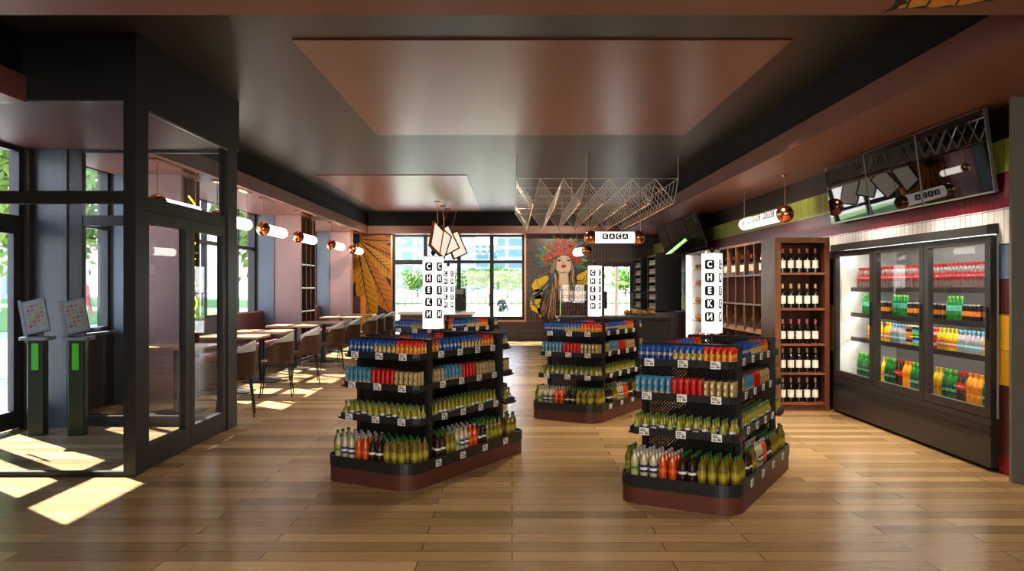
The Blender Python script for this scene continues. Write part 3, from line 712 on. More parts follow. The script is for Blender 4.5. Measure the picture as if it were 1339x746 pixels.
mkpack('redo', 'orange_packet', [B['orange'], B['red'], B['cream'], B['yellow']], [2, 2, 0, 3, 1, 1, 1, 1], .032, .116, .028)
mkpack('lblue', 'light_blue_packet', [B['lblue'], B['cream'], B['white']], [0, 1, 0, 0, 0, 0, 0, 0], .033, .130, .028)
mkpack('red', 'red_packet', [B['red'], B['dkred'], B['white']], [1, 0, 0, 0, 0, 0, 0, 1], .033, .130, .028)
mkpack('gold', 'gold_packet', [B['gold'], B['white'], B['dk']], [2, 0, 0, 0, 0, 0, 0, 2], .033, .130, .028)
def lathe_obj(name, prof, ms, mats, n=12): return MB().lathe(prof, n, ms).build(name, mats)
def mkbottle(key, name, h, r, body, cap, lab, shape='bottle', lab2=None, n=12):
    s = h / .17; q = r / .027
    if shape == 'round':     # round-shouldered oil bottle with a waist ring
        pr = [(.020, 0), (.026, .004), (.027, .05), (.025, .058), (.027, .066), (.027, .09), (.026, .105), (.020, .124), (.011, .138), (.0095, .152)]
    elif shape == 'squeeze':
        pr = [(.022, 0), (.026, .004), (.027, .04), (.025, .065), (.027, .09), (.024, .115), (.015, .135), (.0115, .143), (.0115, .150)]
    elif shape == 'contour':
        pr = [(.021, 0), (.025, .004), (.026, .045), (.023, .065), (.026, .09), (.026, .105), (.020, .13), (.012, .145), (.0095, .157)]
    else:
        pr = [(.022, 0), (.026, .003), (.027, .09), (.026, .105), (.018, .125), (.010, .138), (.0095, .152)]
    pr = [(a * q, z * s) for a, z in pr]
    o = lathe_obj(name, pr, 0, body, n)
    ch = .018 * s
    MB().lathe([(.0115 * q, h - ch), (.0118 * q, h - .002 * s), (.010 * q, h)], 10, 0).build('cap', cap, o)
    z0, z1 = (.03 * s, .078 * s) if shape != 'contour' else (.068 * s, .106 * s)
    lr = .0276 if shape != 'contour' else .0262
    m = MB().lathe([((lr - .0002) * q, z0), (lr * q, (z0 * 2 + z1) / 3), (lr * q, (z0 + 2 * z1) / 3), ((lr - .0002) * q, z1)], n, [0, 1, 0], cap=False)
    m.build('label', [lab, lab2 or lab], o)
    PR[key] = o
mkbottle('oil', 'oil_bottle', .172, .028, B['oil'], B['gcap'], B['lemon'], 'round', B['goldlab'])
mkbottle('oild', 'oil_bottle', .176, .027, B['oild'], B['gcap'], B['lemon'], 'bottle', B['green'])
mkbottle('mayr', 'sauce_bottle', .168, .027, B['may'], B['grey'], B['pale'], 'squeeze', B['green'])
mkbottle('mayb', 'sauce_bottle', .168, .027, B['may'], B['grey'], B['navy'], 'squeeze', B['white'])
mkbottle('ket', 'sauce_bottle', .168, .027, B['ket'], B['grey'], B['ket'], 'squeeze', B['orange'])
mkbottle('syr', 'syrup_bottle', .172, .028, B['syr'], B['gcap'], B['dk'], 'round', B['white'])
# small dressing bottle: one mesh with coloured zones
def dressing(key, top, labs):
    pr = [(.017, 0), (.0205, .003), (.0212, .012), (.0212, .024), (.0212, .034), (.0208, .048), (.0185, .058), (.0140, .068), (.0092, .080), (.0085, .094), (.0110, .0945), (.0110, .114), (.008, .116)]
    PR[key] = lathe_obj('dressing_bottle', pr, [1, 1, 2, 3, 1, 0, 0, 0, 0, 0, 4, 4], [B[top], B[labs[0]], B[labs[1]], B[labs[2]], B['capgreen']], 10)
    m = MB()      # slanted print wrapped round the front of the bottle
    for a0 in (0.3, 2.4, 4.5):
        q = [(.0216 * math.cos(a0 + .22 * i), .0216 * math.sin(a0 + .22 * i), .014 + .006 * i) for i in range(5)]
        for i in range(4): m.add([q[i], q[i + 1], (q[i + 1][0], q[i + 1][1], q[i + 1][2] + .009), (q[i][0], q[i][1], q[i][2] + .009)], [(0, 1, 2, 3)])
    m.build('label', B[labs[3]], PR[key])
dressing('dra', 'lemon', ('paleg', 'red', 'paleg', 'green')); dressing('drb', 'lemon', ('white', 'gcap', 'navy', 'navy')); dressing('drc', 'pale', ('gcap', 'green', 'white', 'red'))
DESC = {'blue': 'blue packet', 'bluey': 'blue-and-yellow packet', 'redo': 'red-and-orange packet', 'lblue': 'light-blue packet', 'red': 'red packet', 'gold': 'gold packet', 'oil': 'yellow oil bottle', 'oild': 'greenish oil bottle', 'mayr': 'pale sauce bottle', 'mayb': 'blue-labelled sauce bottle',
        'ket': 'orange sauce bottle', 'syr': 'dark syrup bottle', 'dra': 'red-banded dressing bottle', 'drb': 'blue-banded dressing bottle', 'drc': 'pale dressing bottle'}
CATS = lambda k: 'packet' if k in ('blue', 'bluey', 'redo', 'lblue', 'red', 'gold') else 'bottle'
G2W = {}
CULL = []
def put(gn, c, kind, x, y, z, rz, pos, row, shelf):
    X = c[0] + math.cos(TH) * x - math.sin(TH) * y; Y = c[1] + math.sin(TH) * x + math.cos(TH) * y
    CULL.append((kind, (X, Y, z), TH + rz, f'{DESC[kind]}, {ordw(pos)} from {"left" if "end" in shelf else "front"}, {ordw(row)} row, {shelf} of {gn} gondola', f'{CATS(kind)}s on the {shelf} of the {gn} gondola'))
END1 = ['blue'] * 6 + ['bluey'] * 5 + ['redo'] * 5
END2 = ['lblue'] * 6 + ['red'] * 5 + ['gold'] * 5
END4 = ['oild', 'mayr', 'mayb', 'mayb', 'ket', 'ket', 'syr', 'syr', 'oil', 'oil', 'oil', 'oil']
SIDE1 = ['redo', 'redo', 'redo'] + ['blue'] * 6 + ['bluey'] * 6 + ['redo'] * 4
SIDE2 = ['gold'] * 4 + ['lblue'] * 5 + ['red'] * 4 + ['gold'] * 6
SIDE4 = ['syr', 'syr', 'oil', 'oil', 'mayr', 'mayb', 'mayb', 'ket', 'ket', 'syr', 'syr', 'oild', 'oil', 'oil', 'oil']
rj = random.Random(5)
def jit(a=.002): return rj.uniform(-a, a)
for gn, c in GON:
    # front end cap
    for si, kinds, names in ((0, END1, 'top end shelf'), (1, END2, 'second end shelf')):
        z, hw, rc = SH[si]; n = len(kinds)
        for r in range(4 if si == 0 else 3):
            for k in range(n):
                put(gn, c, kinds[k], -hw + .03 + (2 * hw - .06) * k / (n - 1) + jit(), -rc + .028 + .038 * r + jit(), z + .0125, jit(.15), k, r, names)
    z, hw, rc = SH[2]
    for r in range(3):
        for k in range(12):
            put(gn, c, ['dra', 'drb', 'drb', 'dra', 'drc'][(k * 7 + r * 3) % 5], -hw + .044 + (2 * hw - .088) * k / 11 + jit(), -rc + .036 + .050 * r + jit(.001), z + .0125, rj.uniform(0, 6), k, r, 'third end shelf')
    for r in range(4):
        for k in range(12):
            y = -.775 + .060 * r
            if r == 0 and k == 0: continue
            if r == 0 and k == 11: continue
            put(gn, c, END4[k], -.352 + .064 * k + jit(), y + jit(), .1725, rj.uniform(0, 6), k, r, 'bottom end tray')
    # camera-side long face
    for si, kinds, names in ((0, SIDE1, 'top side shelf'), (1, SIDE2, 'second side shelf')):
        z, hw, rc = SH[si]; n = len(kinds)
        for r in range(3):
            for k in range(n):
                put(gn, c, kinds[k], hw - .03 - .022 - .042 * r + jit(), -.44 + .88 * k / (n - 1) + jit(), z + .0125, R(90) + jit(.15), k, r, names)
    z, hw, rc = SH[2]
    for r in range(3):
        for k in range(17):
            put(gn, c, ['dra', 'drb', 'drb', 'dra'][(k * 3 + r) % 4], hw - .03 - .030 - .052 * r + jit(), -.44 + .88 * k / 16 + jit(), z + .0125, rj.uniform(0, 6), k, r, 'third side shelf')
    for r in range(3):
        for k in range(15):
            put(gn, c, SIDE4[k], .345 - .062 * r + jit(), -.43 + .062 * k + jit(), .1725, rj.uniform(0, 6), k, r, 'bottom side tray')
    # other long face: only the top shelf shows over the spine
    z, hw, rc = SH[0]
    for r in range(2):
        for k in range(20):
            put(gn, c, (['blue'] * 7 + ['redo'] * 3 + ['bluey'] * 6 + ['redo'] * 4)[k], -(hw - .03 - .03 - .045 * r), -.44 + .88 * k / 19, z + .0125, R(90), k, r, 'rear side shelf')
    # rear end cap
    for si, names in ((0, 'top rear end shelf'), (1, 'second rear end shelf')):
        z, hw, rc = SH[si]
        for k in range(12):
            for r in range(2):
                put(gn, c, (['bluey'] * 6 + ['redo'] * 6 if si == 0 else ['gold'] * 12)[k], hw - .03 - .043 * k, .545 + .05 * r + .03, z + .0125, 0, k, r, names)
    z, hw, rc = SH[2]
    for k in range(6):
        for r in range(2): put(gn, c, ['dra', 'drb', 'drc'][(k + r) % 3], hw - .035 - .054 * k, .575 + .055 * r, z + .0125, 0, k, r, 'third rear end shelf')
    for k in range(6):
        for r in range(3): put(gn, c, 'oil', .35 - .062 * k - (.03 if r == 2 else 0), .58 + .066 * r, .1725, 0, k, r, 'bottom rear end tray')
# leave out what the camera cannot see anywhere: one ray tree over everything on the gondolas
def visible_filter(entries):
    dgv = []; dgf = []; own = []
    def addm(me, mw, idx):
        o = len(dgv); dgv.extend([mw @ v.co for v in me.vertices])
        for p in me.polygons: dgf.append([o + i for i in p.vertices]); own.append(idx)
    for g in gondolas.values():
        mg = Matrix.Translation(g.location) @ Matrix.Rotation(TH, 4, 'Z')
        for ch in g.children:
            for o in [ch] + list(ch.children):
                if o.name.startswith(('spine_panel', 'end_panel')): continue
                addm(o.data, mg @ o.matrix_local if o.parent == g else mg @ Matrix.Translation(o.parent.location) @ Matrix.Translation(o.location) @ Matrix.Rotation(o.rotation_euler.z, 4, 'Z'), -1)
    mws = []
    for i, (kind, loc, rz, lab, grp) in enumerate(entries):
        mw = Matrix.Translation(loc) @ Matrix.Rotation(rz, 4, 'Z'); mws.append(mw)
        addm(PR[kind].data, mw, i)
        for ch in PR[kind].children: addm(ch.data, mw, i)
    bvh = BVHTree.FromPolygons(dgv, dgf); eye = Vector((0, 0, 1.4)); keep = []
    for i, e in enumerate(entries):
        vs = [v.co for v in PR[e[0]].data.vertices]
        for ch in PR[e[0]].children: vs = vs + [v.co for v in ch.data.vertices]
        hits = 0
        for v in vs[::2]:
            p = mws[i] @ v; d = p - eye; L = d.length; d.normalize()
            h = bvh.ray_cast(eye, d, L - .0005)
            if h[0] is None or own[h[2]] == i: hits += 1
            if hits >= 7: break
        if hits >= 7: keep.append(e)
    return keep
bpy.context.view_layer.update()
KEEP = visible_filter(CULL)
USED = set()
def place(kind, loc, rz, label, cat, group):
    o = PR[kind] if kind not in USED else copy_tree(PR[kind])
    USED.add(kind)
    o.location = loc; o.rotation_euler = (0, 0, rz); tag(o, label, cat, group)
    return o
for kind, loc, rz, lab, grp in KEEP: place(kind, loc, rz, lab, CATS(kind), grp)


# ---- lit totem signs on the gondolas
def mirrored(o): o.scale = (-1, 1, 1); return o
SHIELD = [(x, z) for x, z in rpoly(.035, .034, .016, 4)]
shm = MB().prism(SHIELD, -.0008, .0008).build('shield', M['ink']); SHME = shm.data; bpy.data.objects.remove(shm)
def totem(nm, c, label):
    t = thing('totem_sign', label, 'sign', (c[0], c[1], 1.026), TH, 'lit totem signs on the gondolas')
    s = .059
    MB().box(-s, s, -s, s, .045, .615).build('light_box', M['signw'], t)
    MB().box(-s, s, -s, s, .040, .045).box(-s, s, -s, s, .615, .620).build('end_plates', M['ink'], t)
    MB().tube((0, 0, -.02), (0, 0, .04), .014, 10).build('stem', M['black'], t)
    MB().tube((0, 0, .62), (0, 0, .632), .008).sphere((0, 0, .645), .020, 12).build('knob', M['black'], t)
    for rz in (0, R(90)):
        for k, ch in enumerate('CHEKN'):
            d = Vector((math.sin(rz), -math.cos(rz), 0)) * (s + .001)
            sh = bpy.data.objects.new('letter_badge', SHME); COL.objects.link(sh); sh.parent = t
            sh.location = (d.x, d.y, .535 - .0935 * k); sh.rotation_euler = (R(90), 0, rz)
            tx = text_obj(ch, .062, M['letw'], 'letter', sh, (0, 0, .0012), (0, 0, 0), off=.002, sx=-.85 if ch == 'N' else .85)
totem('near-left', GON[0][1], 'white lit totem sign on the gondola nearest the vestibule')
totem('near-right', GON[1][1], 'white lit totem sign on the gondola nearest the drinks fridge')
totem('far-right', GON[2][1], 'white lit totem sign on the gondola in front of the checkout')
totem('far-left', GON[3][1], 'white lit totem sign on the gondola before the far window')

# ------------------------------------------------------------------ pendants
def pendant(label, p0, p1, ztop, z, group=None, text=None, nearball=True, farball=False, plate=True):
    """glowing tube from p0 to p1 (plan points) with a copper ball at the near end"""
    a = Vector((p0[0], p0[1], z)); b = Vector((p1[0], p1[1], z)); d = (b - a).normalized()
    t = thing('tube_pendant', label, 'lamp', (a.x, a.y, z), 0, group); O = a
    MB().tube(d * .06, b - O, .08, 24).build('lamp_tube', M['lamp'] if not text else M['signw'], t)
    MB().sphere((0, 0, 0), .105, 24).build('ball', M['copper'], t)
    if farball: MB().sphere(b - O, .105, 24).build('ball', M['copper'], t)
    else: MB().tube(b - O - d * .015, b - O + d * .02, .086, 24).build('end_ring', M['copper'], t)
    for q in (Vector((0, 0, 0)), b - O):
        MB().tube(q + Vector((0, 0, .08)), q + Vector((0, 0, ztop - z)), .006, 6).build('rod', M['copperdark'], t)
    if plate:
        s = d.cross(Vector((0, 0, 1))) * .045
        q0 = -d * .1 + Vector((0, 0, ztop - z)); q1 = b - O + d * .1 + Vector((0, 0, ztop - z)); u = Vector((0, 0, -.018))
        MB().add([q0 - s, q1 - s, q1 + s, q0 + s, q0 - s + u, q1 - s + u, q1 + s + u, q0 + s + u], [(0, 1, 2, 3), (4, 7, 6, 5), (0, 4, 5, 1), (1, 5, 6, 2), (2, 6, 7, 3), (3, 7, 4, 0)]).build('ceiling_plate', M['copper'], t)
    return t, a, b
for k, (y0, y1) in enumerate(((8.55, 9.6), (10.3, 11.45), (12.2, 13.25), (14.2, 15.25), (16.8, 17.8), (19.0, 20.0))):
    pendant(f'glowing tube pendant with copper ball over the window tables, {ordw(k)} from the vestibule', (-3.78, y0), (-3.78, y1), SZ, 2.285, 'tube pendants over the window tables')
t, a, b = pendant('lettered tube pendant with copper ball hanging above the wine rack', (3.30, 9.71), (3.30, 11.4), SZ, 2.285, None, text=1, plate=False)
MB().tube((0, -.02, .47), (0, .02, .47), .03).build('ceiling_rose', M['copper'], t)
for k, ch in enumerate('ОХОЛОДЖЕНІ НАПОЇ'):
    if ch == ' ': continue
    sh = bpy.data.objects.new('letter_badge', SHME); COL.objects.link(sh); sh.parent = t; sh.scale = (1.08, 1.2, 1)
    sh.location = (-.0815, 1.56 - .0915 * k, .018); sh.rotation_euler = (R(90), 0, R(-90))
    text_obj(ch, .062, M['letw'], 'letter', sh, (0, 0, .0012), (0, 0, 0), off=.002, sx=.8)
# КАСА sign
t = thing('checkout_sign', 'white lit tube sign with copper ball ends hanging over the checkout', 'sign', (1.43, 11.2, 2.09))
MB().tube((-.31, 0, 0), (.31, 0, 0), .08, 24).build('lamp_tube', M['signw'], t)
for s in (-1, 1):
    MB().sphere((s * .33, 0, 0), .098, 20).build('ball', M['copper'], t)
    MB().tube((s * .36, 0, .08), (s * .36, 0, CZ - 2.09), .006, 6).build('rod', M['copperdark'], t)
for k, ch in enumerate('KACA'):
    sh = bpy.data.objects.new('letter_badge', SHME); COL.objects.link(sh); sh.parent = t; sh.scale = (1.15, 1.15, 1)
    sh.location = (-.138 + .092 * k, -.0815, .01); sh.rotation_euler = (R(90), 0, 0)
    text_obj(ch, .062, M['letw'], 'letter', sh, (0, 0, .0012), (0, 0, 0), off=.002, sx=.85)
pendant('small tube pendant with copper ball hanging under the wire ceiling lattice', (1.46, 15.7), (1.33, 16.5), CZ, 2.11, None, plate=False)

# ------------------------------------------------------------------ wire lattice
L = thing('wire_lattice', 'hanging zigzag lattice of thin metal wires with copper rods under the ceiling', 'ceiling lattice', (0, 11.5, 0))
ZT, ZR = 1.4 + 1.55, 1.4 + 1.21; xs = [.07 + .33 * k for k in range(9)]; y0, y1 = 0, 5.5
ridge = [.31 + .335 * k for k in range(7)]
w = MB()
for i in range(20):
    y = y0 + (y1 - y0) * i / 19
    for k in range(7):
        tl, tr = (xs[k], y, ZT), (xs[k + 1], y, ZT); bt = (ridge[k], y, ZR)
        rw = .0085 if i in (0, 19) else .0055; w.tube(tl, bt, rw, 4).tube(bt, tr, rw, 4)
for k in range(8):
    for j in range(3):
        y = y0 + (y1 - y0) * j / 2
    w.tube((xs[k], y0, ZT), (xs[k], y1, ZT), .005, 4)
for y in (0, 1.1, 2.2, 3.3, 4.4, 5.5): w.tube((xs[0], y, ZT), (xs[7], y, ZT), .006, 4)
w.build('wire_mesh', M['steelwire'], L)
for k in range(7):
    m = MB().tube((ridge[k], y0 - .02, ZR - .006), (ridge[k], y1, ZR - .006), .011, 8)
    for i in range(20): m.sphere((ridge[k], y0 + (y1 - y0) * i / 19, ZR - .010), .017, 6)
    m.build('copper_rod', M['copper'], L)
for x in (xs[0], xs[3], xs[7]):
    for y in (0, 2.75, 5.5): MB().tube((x, y, ZT), (x, y, CZ), .006, 6).build('hanger', M['steelwire'], L)

# ------------------------------------------------------------------ hanging boards over the coffee bar
for k, (x, y, cz, roll, yaw, lab) in enumerate(((-1.66, 17.6, 2.47, 28, 62, 'leftmost dark-backed'), (-1.62, 18.5, 2.42, 30, 48, 'second from left'), (-1.55, 19.2, 2.52, -26, 40, 'third from left, cream-faced'), (-1.40, 19.9, 2.44, -22, 35, 'rightmost cream-faced'))):
    t = thing('hanging_board', f'{lab} tilted copper-framed board hanging over the coffee bar', 'board', (x, y, cz), 0, 'hanging boards over the coffee bar')
    rot = Matrix.Rotation(R(yaw), 3, 'Z') @ Matrix.Rotation(R(roll), 3, 'Y') @ Matrix.Rotation(R(-8), 3, 'X')
    m = MB()
    for sx, w_, h_ in ((-.2, .03, .62), (.2, .03, .62)): m.obox(rot @ Vector((sx, 0, 0)), (w_, .06, h_), rot)
    for sz in (-.3, .3): m.obox(rot @ Vector((0, 0, sz)), (.43, .06, .03), rot)
    m.build('frame', M['copper'], t)
    MB().obox((0, 0, 0), (.385, .03, .585), rot).build('panel', M['whiteboard'], t)
    MB().tube(rot @ Vector((0, 0, .29)), (0.02, 0, CZ - cz - .02), .010, 8).build('rod', M['copperdark'], t)
    MB().tube((0.02, 0, CZ - cz - .03), (0.02, 0, CZ - cz), .07, 16).build('ceiling_rose', M['copper'], t)

# ------------------------------------------------------------------ screens
for k, (a, b) in enumerate(((8.12, 9.12), (7.085, 8.105), (6.04, 7.07))):
    t = thing('wall_screen', ['black wall screen above the fridge, nearest the wine tower', 'black wall screen above the fridge, middle of the three', 'black wall screen above the fridge, nearest the grey pillar'][k], 'screen', (3.59, (a + b) / 2, 2.431), 0, 'screens above the fridge')
    h = (b - a) / 2; rr = Matrix.Rotation(-math.atan2(.085, .635), 3, 'Y')
    MB().obox((.012, 0, 0), (.03, 2 * h, .642), rr).build('housing', M['screenrim'], t)
    MB().obox((-.003, 0, .003), (.004, 2 * h - .016, .622), rr).build('display', M['screen'], t)
    MB().box(.03, .10, -.12, .12, -.12, .12).build('wall_bracket', M['black'], t)
rot = None
for k in range(4):
    ya = 14.65 + .97 * k; yb = ya + .95
    t = thing('hanging_screen', f'dark tilted screen under the soffit by the counter, {ordw(k)} from the camera', 'screen', (3.44, (ya + yb) / 2, 2.445), 0, 'tilted screens under the soffit')
    ang = math.atan2(.22, .615)
    rr = Matrix.Rotation(-ang, 3, 'Y')
    MB().obox((.02, 0, 0), (.035, .95, .655), rr).build('housing', M['black'], t)
    MB().obox((0, 0, 0), (.012, .93, .635), rr).build('display', M['screen'], t)
    MB().tube((.03, -.2, .2), (.10, -.2, .315), .012).tube((.03, .2, .2), (.10, .2, .315), .012).build('bracket', M['black'], t)

# ------------------------------------------------------------------ wine tower and rack
T = thing('wine_tower', 'open reddish wooden wine tower with five shelves next to the fridge', 'shelf', (2.97, 9.075, 0))
W = .62
MB().box(0, .07, 0, .5, 0, 1.96).build('side_panel', M['rackwood'], T)
MB().box(W - .055, W, 0, .5, 0, 1.96).build('side_panel', M['wine_wood'], T)
MB().box(.07, W - .055, .46, .5, .1, 1.9).build('back_panel', M['wine_wood'], T)
MB().box(.07, W - .055, 0, .5, 1.9, 1.96).build('top_panel', M['rackwood'], T)
LV = [1.564, 1.162, .76, .432, .095]
for z in LV: MB().box(.07, W - .055, .0, .46, z - .025, z).build('shelf', M['wine_woodh'], T)
MB().box(.07, W - .055, .02, .5, 0, .07).build('base_board', M['wine_wood'], T)
def mkwine(key, capm):
    pr = [(.030, 0), (.035, .004), (.036, .165), (.030, .19), (.016, .212), (.0135, .225), (.0135, .262)]
    o = lathe_obj('wine_bottle', pr, 0, B['wine'], 14)
    MB().lathe([(.0145, .222), (.0145, .262), (.0155, .263), (.0155, .272), (.010, .274)], 12, 0).build('capsule', capm, o)
    MB().lathe([(.0366, .05), (.0366, .075), (.0366, .105), (.0366, .14)], 14, [0, 1, 0], cap=False).build('label', [B['wlab'], M['tag']], o)
    PR[key] = o
mkwine('winer', B['capr']); mkwine('wineg', B['capg'])
SHN = ['topmost', 'second', 'third', 'fourth', 'bottom']
for r, z in enumerate(LV):
    for k in range(5):
        place('winer' if r in (0, 2) else 'wineg', (2.97 + .115 + .093 * k, 9.155, z + .0005), 0, f'dark wine bottle, {ordw(k)} from left on the {SHN[r]} shelf of the wine tower', 'wine bottle', 'bottles in the wine tower')
RK = thing('wine_rack', 'long wooden wall rack with bottle bays and slanted bins behind the wine tower', 'shelf', (3.15, 9.6, 0))
nb = 6; bw = .43
for k in range(nb + 1): MB().box(0, .5, bw * k - .012, bw * k + .012, 0, 1.96).build('upright', M['rackwood'], RK)
MB().box(0, .5, -.012, nb * bw + .012, 1.96, 1.99).build('top_board', M['rackwood'], RK)
MB().box(.48, .5, .012, nb * bw - .012, 0, 1.96).build('back_panel', M['slatred'], RK)
for k in range(nb):
    a, b_ = bw * k + .012, bw * (k + 1) - .012
    for z in (1.565, 1.18, .62): MB().box(.0, .48, a, b_, z - .022, z).build('shelf', M['rackwood'], RK)
    MB().box(.02, .04, a, b_, 1.18, 1.543).build('bay_panel', M['slatred'], RK)
    # slanted bin with a dark plaque
    m = MB(); m.add([(-.005, a, .80), (-.005, b_, .80), (.16, b_, 1.14), (.16, a, 1.14), (.015, a, .79), (.015, b_, .79), (.18, b_, 1.13), (.18, a, 1.13)], [(0, 3, 2, 1), (4, 5, 6, 7), (0, 1, 5, 4), (1, 2, 6, 5), (2, 3, 7, 6), (3, 0, 4, 7)])
    m.add([(.0, a, .80), (.16, a, 1.14), (.0, a + .06, 1.14)], [(0, 1, 2)])
    bn = m.build('slanted_bin', M['binwood'], RK)
    q = MB(); p0 = Vector((.04, a + .08, .90)); q.add([(.022, a + .07, .87), (.022, b_ - .07, .87), (.066, b_ - .07, .955), (.066, a + .07, .955)], [(0, 3, 2, 1)])
    q.build('plaque', M['ink'], bn)
    for i in range(3):
        place('winer' if i != 1 else 'wineg', (3.15 + .07, 9.6 + a + .07 + .12 * i, 1.5655), 0, f'dark wine bottle, {ordw(i)} in bay {ORD[k]} of the wall rack top shelf', 'wine bottle', 'bottles on the wall rack')

# ------------------------------------------------------------------ drinks fridge
M['fglass'].name = 'fridge_glass'
FX = 3.62
F_ = thing('drinks_fridge', 'large black three-door glass drinks fridge built into the tiled wall', 'fridge', (FX, 6.07, 0))
FL = 2.98
MB().box(0, .70, 0, FL, .03, .40).build('base_cabinet', M['fridgeb'], F_)
for z in (.335, .275): MB().box(-.012, 0, .0, FL, z, z + .012).build('grille_bar', M['black'], F_)
MB().box(-.03, .70, 0, FL, 1.80, 1.87).build('header', M['fridgeb'], F_)
MB().box(.70, .74, 0, FL, .40, 1.80).build('back_panel', mat('fridge_back', (.34, .32, .30), .4), F_)  # back greyed against the white lining to imitate the room's reflection
MB().box(.06, .70, 0, .03, .40, 1.80).box(.06, .70, FL - .03, FL, .40, 1.80).build('lining', M['fridgew'], F_)
MB().box(.06, .70, .03, FL - .03, .40, .415).build('cabinet_floor', M['fridgeb'], F_)
MB().box(.10, .14, .05, FL - .05, 1.775, 1.795).build('light_tube', M['fridgelight'], F_)
for z in (1.385, 1.105, .835):
    s = MB().box(.20, .68, .035, FL - .035, z - .012, z).box(.185, .20, .035, FL - .035, z - .035, z + .012)
    sh = s.build('shelf', M['fridgeb'], F_)
    MB().box(.22, .24, .05, FL - .05, z - .018, z - .012).build('shelf_light', M['fridgelight'], sh)
dw = FL / 3
for k in range(3):
    a, b_ = dw * k + .004, dw * (k + 1) - .004; st = .075
    d = MB().box(0, .045, a, a + st, .405, 1.795).box(0, .045, b_ - st, b_, .405, 1.795).box(0, .045, a + st, b_ - st, .405, .475).box(0, .045, a + st, b_ - st, 1.735, 1.795)
    d = d.build('door', M['fridgeb'], F_)
    MB().box(.018, .026, a + st, b_ - st, .475, 1.735).build('door_glass', M['fglass'], d)
    MB().box(-.012, -.004, a + .03, a + .042, 1.0, 1.25).box(-.004, 0, a + .032, a + .04, 1.02, 1.04).box(-.004, 0, a + .032, a + .04, 1.21, 1.23).build('handle', M['black'], d)
# drinks
mkbottle('cola', 'cola_bottle', .225, .031, B['colb'], B['rcap'], B['red2'], 'contour', B['white'])
mkbottle('colab', 'cola_bottle', .26, .037, B['cola'], B['rcap'], B['red2'], 'contour')
mkbottle('lime', 'lime_soda_bottle', .215, .031, B['sprite'], B['lgreen'], B['cyan'], 'contour', B['lgreen'])
mkbottle('limeb', 'lime_soda_bottle', .26, .037, B['sprite'], B['lgreen'], B['navy'], 'bottle', B['lgreen'])
mkbottle('fanta', 'orange_soda_bottle', .26, .039, B['fanta'], B['orange'], B['fanta'], 'contour', B['orange'])
mkbottle('lemon', 'yellow_soda_bottle', .20, .031, B['lemonade'], B['yellow'], B['orange'], 'round', B['white'])
mkbottle('lemonb', 'yellow_soda_bottle', .26, .037, B['lemonade'], B['yellow'], B['yellow'], 'round', B['orange'])
mkbottle('water', 'water_bottle', .195, .031, B['water'], B['cyan'], B['cyan'], 'bottle', B['white'])
def mkcan(key, cs, h=.12, r=.03):
    pr = [(.022, 0), (r, .008), (r, h * .33), (r, h * .62), (r, h - .012), (.024, h - .003), (.022, h)]
    PR[key] = lathe_obj('drink_can', pr, [0, 0, 1, 2, 0, 3], [B[cs[0]], B[cs[1]], B[cs[2]], M['steel']], 12)
mkcan('cand', ('dk', 'amber', 'dk'), .145); mkcan('canr', ('red2', 'white', 'red2'), .098); mkcan('cang', ('lgreen', 'cyan', 'navy'), .098); mkcan('cano', ('fanta', 'navy', 'orange'), .098)
for k_ in ('colab',):
    text_obj('Coca-Cola', .020, B['white'], 'label_lettering', PR[k_], (-.0366, 0, .134), (R(90), 0, R(-90)), off=.0006)
text_obj('Coca-Cola', .013, B['red2'], 'label_lettering', PR['cola'], (-.0308, 0, .117), (R(90), 0, R(-90)), off=.0004)
FD = {'cola': 'red-capped cola bottle', 'colab': 'tall dark cola bottle', 'lime': 'green lime-soda bottle', 'limeb': 'tall green lime-soda bottle', 'fanta': 'orange soda bottle', 'lemon': 'yellow soda bottle', 'lemonb': 'tall yellow soda bottle', 'water': 'clear water bottle',
      'cand': 'black flame-printed can', 'canr': 'red cola can', 'cang': 'green-and-blue can', 'cano': 'orange can'}
def frow(seq, z, shelf, y=None, gap=.0035, x=None):
    y = 6.50; k = 0
    for kind in seq:
        if kind is None: y += .06; continue
        stack = kind.endswith('2'); kk = kind[:-1] if stack else kind
        r = max(abs(v.co.x) for v in PR[kk].data.vertices)
        y += r
        if y > 6.07 + FL - .06: break
        for lv in range(2 if stack else 1):
            h = max(v.co.z for v in PR[kk].data.vertices)
            place(kk, (FX + .25, y, z + .0006 + lv * (h + .0005)), rj.uniform(-.2, .2), f'{FD[kk]}, {ordw(k)} from the near end, {shelf} of the fridge' + (', upper one' if stack and lv else ', lower one' if stack else ''), 'drink', f'drinks on the {shelf} of the fridge')
        y += r + gap; k += 1
frow(['cola'] * 40, 1.385, 'top shelf')
frow(['cand', None] + ['cand'] * 4 + ['lime'] * 4 + ['cand'] * 3 + ['cand', 'cand'] + ['lime'] * 2 + ['cand'] * 4 + ['lime'] * 5 + ['cand'] * 5 + ['lime'] * 6, 1.105, 'second shelf')
frow(['lemon'] + ['water'] * 6 + ['lemon'] * 5 + ['canr2'] * 5 + ['cang2'] * 2 + ['cano2'] * 2 + ['water'] * 5 + ['lemon'] * 2 + [None] + ['lemon'] * 5, .835, 'third shelf')
frow(['limeb'] + ['fanta'] * 3 + ['colab'] * 2 + ['limeb'] * 3 + ['lemonb'] * 2 + [None, None, None] + ['limeb'] * 3 + ['fanta'] * 2 + ['colab'] * 2 + ['limeb'] * 3 + ['lemonb'] * 1 + [None, None] + ['colab'] + ['limeb'] * 5, .4155, 'bottom shelf')

